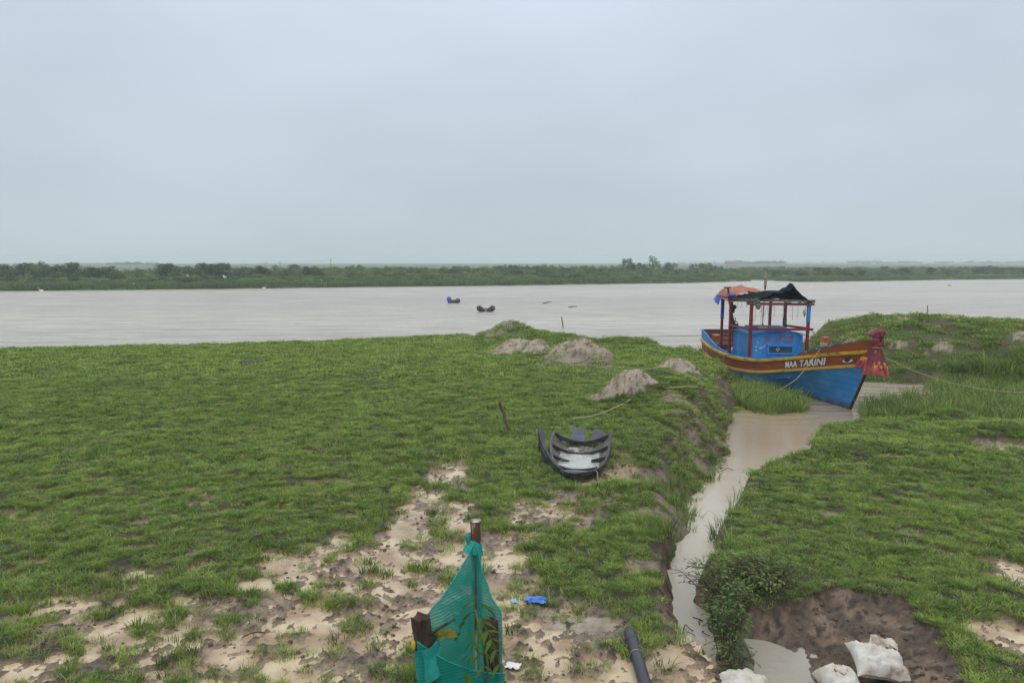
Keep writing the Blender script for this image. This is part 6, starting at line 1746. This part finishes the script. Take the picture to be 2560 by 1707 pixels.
far_scatter('verge', px, bk, rng.uniform(.5, 1.1, N) * np.interp(px, [1850, 2000], [.3, 1]), rng.uniform(.9, 1.7, N), g_verge, 'strip of bank grass at the far waterline right of the inlet', right=True)

# far behind: blue tree line, poles with wires, hut, pole fence
def far_pt(px, d, z=.6): 
    q = ray_at(px * 2352 / 2560, 655 * 2352 / 2560, d); return Vector((q.x, d, z))
def belt(name, px0, px1, n_, d, top0, top1, w, label, seed):
    r = random.Random(seed); pos, sc_l = [], []
    for i in range(n_):
        p_ = r.uniform(px0, px1); dd = d * r.uniform(.96, 1.04); q = far_pt(p_, dd); tp = r.uniform(top0, top1)
        h = max(2, (655 - tp) * dd / FPX + 3.4); pos.append(q); sc_l.append((w * r.uniform(.7, 1.2), w * r.uniform(.7, 1.2), h))
    return scatter(name, [tuple(p) for p in pos], rng.uniform(0, 6.28, n_), np.array(sc_l), np.zeros((n_, 2)), [crown_obj('distant', CR['dark'][i]) for i in range(3)], label=label, cat='wood')
belt('distant_wood', 272, 395, 60, 900, 655, 662, 12, 'hazy blue wood far behind the left tree row', 1)
belt('distant_wood', 290, 345, 12, 900, 652, 656, 7, 'taller hazy trees rising from the far blue wood', 5)
belt('distant_wood', 1815, 1960, 26, 1000, 649, 656, 14, 'hazy wood on the horizon right of the clump', 2)
belt('distant_wood', 2120, 2700, 70, 1500, 650, 656, 20, 'faint tree line on the far right horizon', 3)
belt('distant_wood', -300, 270, 60, 1100, 660, 665, 14, 'faint low wood behind the left bank', 4)
m_pole = mat('pole_wood', (.10, .095, .09), .8)
for px_, d, tp, lb in ((380, 700, 652, 'utility pole beside the hazy blue wood'), (613, 520, 660, 'short utility pole, leftmost in the wired row behind the left bank'), (664, 480, 655, 'utility pole between two others in the wired row'), (700, 450, 654, 'utility pole behind the lone round tree'), (827, 380, 647, 'tallest utility pole at the right end of the wired row')):
    q = far_pt(px_, d); h = (655 - tp) * d / FPX + 3.4
    o = empty('utility_pole', q, label=lb, cat='utility pole'); m = MB(); m.tube([(0, 0, -.5), (0, 0, h)], [.17, .12], 7); m.build('pole', m_pole, o)
    m = MB(); m.bar((-.9, 0, h - .4), (.9, 0, h - .4), .1, .1); m.build('crossarm', m_pole, o)
tops = [far_pt(p_, d, (655 - tp) * d / FPX + 3.6) for p_, d, tp in ((560, 560, 664), (613, 520, 660), (664, 480, 655), (700, 450, 654), (827, 380, 647))]
m = MB()
P = []
for a, c_ in zip(tops[:-1], tops[1:]): P += sag(a, c_, .8, 10)
m.tube(P, .05, 4); m.build('power_line', m_pole, label='power line strung along the poles behind the left bank', cat='wire')
o = empty('hut', far_pt(1829, 700), label='tiny pale hut on the horizon above the boat canopy', cat='hut')
m = MB(); m.box((0, 0, 1.4), (8, 5, 2.8)); m.build('wall', mat('hut_wall', (.34, .30, .28), .8), o)
m = MB(); m.add([(-5, -3.2, 2.8), (5, -3.2, 2.8), (5, 3.2, 2.8), (-5, 3.2, 2.8), (-4.4, 0, 4.4), (4.4, 0, 4.4)], [(0, 1, 5, 4), (1, 2, 5), (2, 3, 4, 5), (3, 0, 4), (3, 2, 1, 0)]); m.build('roof', mat('hut_roof', (.22, .16, .15), .8), o)
o = empty('net_fence', far_pt(2180, 820), label='long line of fishing net poles on the right horizon', cat='fence')
m_netp = mat('far_net', (.30, .22, .22), .9)
r_ = random.Random(9); ps = sorted(r_.uniform(1690, 2560) for _ in range(70)); base = o.location.copy(); tp_ = []
for p_ in ps:
    q = far_pt(p_, 820 + (p_ - 1690) * .25) - base; h = r_.uniform(3.0, 5.2)
    m = MB(); m.tube([(q.x, q.y, -.3), (q.x + r_.uniform(-.3, .3), q.y, h)], .14, 5); m.build('net_pole', m_pole, o); tp_.append((q, min(h, 3.8) * r_.uniform(.8, 1)))
m = MB(); rows = [[q for q, h in tp_], [q + Vector((0, 0, h)) for q, h in tp_]]
for k in range(5): m.tube([q + Vector((0, 0, h * (.4 + .15 * k))) for q, h in tp_], .10, 4)
m.build('net_line', m_netp, o)

# white egrets on the far bank
m_bird = mat('white_feathers', (.8, .8, .78), .7)
def egret(px, py, bk, label, fly=False):
    b0 = shore_pt(px, bk); q = ray_at(px * 2352 / 2560, py * 2352 / 2560, b0.y)
    m = MB(); m.blob((0, 0, .0), (.32, .15, .16), 10, 7, .05); m.tube(smooth([Vector((.25, 0, .05)), Vector((.36, 0, .25)), Vector((.30, 0, .42)), Vector((.40, 0, .5))], 3), [.07, .06, .05, .045, .04, .04, .04, .045, .05, .04], 6)
    m.tube([(.40, 0, .5), (.56, 0, .47)], [.03, .005], 5)
    if fly:
        for s_ in (-1, 1): m.add([(.2, 0, .05), (-.15, 0, .05), (-.1, s_ * .6, .3), (.1, s_ * .55, .32)], [(0, 1, 2, 3)] if s_ > 0 else [(3, 2, 1, 0)])
    else:
        for s_ in (-.05, .05): m.tube([(0, s_, -.1), (.02, s_, -.55)], .02, 4)
    o = m.build('egret', m_bird, label=label, cat='bird'); o.location = q if fly else Vector((b0.x, b0.y, float(far_z(b0.x, b0.y)[0][0]) + .5))
    o.rotation_euler = (0, 0, px); return o
egret(335, 715, 2, 'white egret low over the grass strip below the blue wood', True)
egret(470, 691, 12, 'white egret against dark trees, between the blue wood and wired poles', True)
egret(563, 694, 10, 'white egret in front of the domed dark trees', True)
egret(660, 722, -.2, 'white egret standing at the far waterline below the wired poles')
egret(803, 704, 6, 'white egret low beneath the tallest utility pole', True)
egret(104, 727, -.2, 'white egret at the far waterline near the left photo edge')

# ================================================================== HAZE
m_haze = bpy.data.materials.new('haze'); m_haze.use_nodes = True
nt = m_haze.node_tree; nt.nodes.clear()
ho = nt.nodes.new('ShaderNodeOutputMaterial'); hv = nt.nodes.new('ShaderNodeVolumePrincipled')
hv.inputs['Color'].default_value = (.86, .92, .97, 1)
hv.inputs['Density'].default_value = .0007
nt.links.new(hv.outputs[0], ho.inputs['Volume'])
m = MB(); m.box((0, 1300, 7), (5600, 2800, 20))
hz_ = m.build('haze', m_haze, kind='stuff', label='pale rain haze over the river and flats', cat='haze')
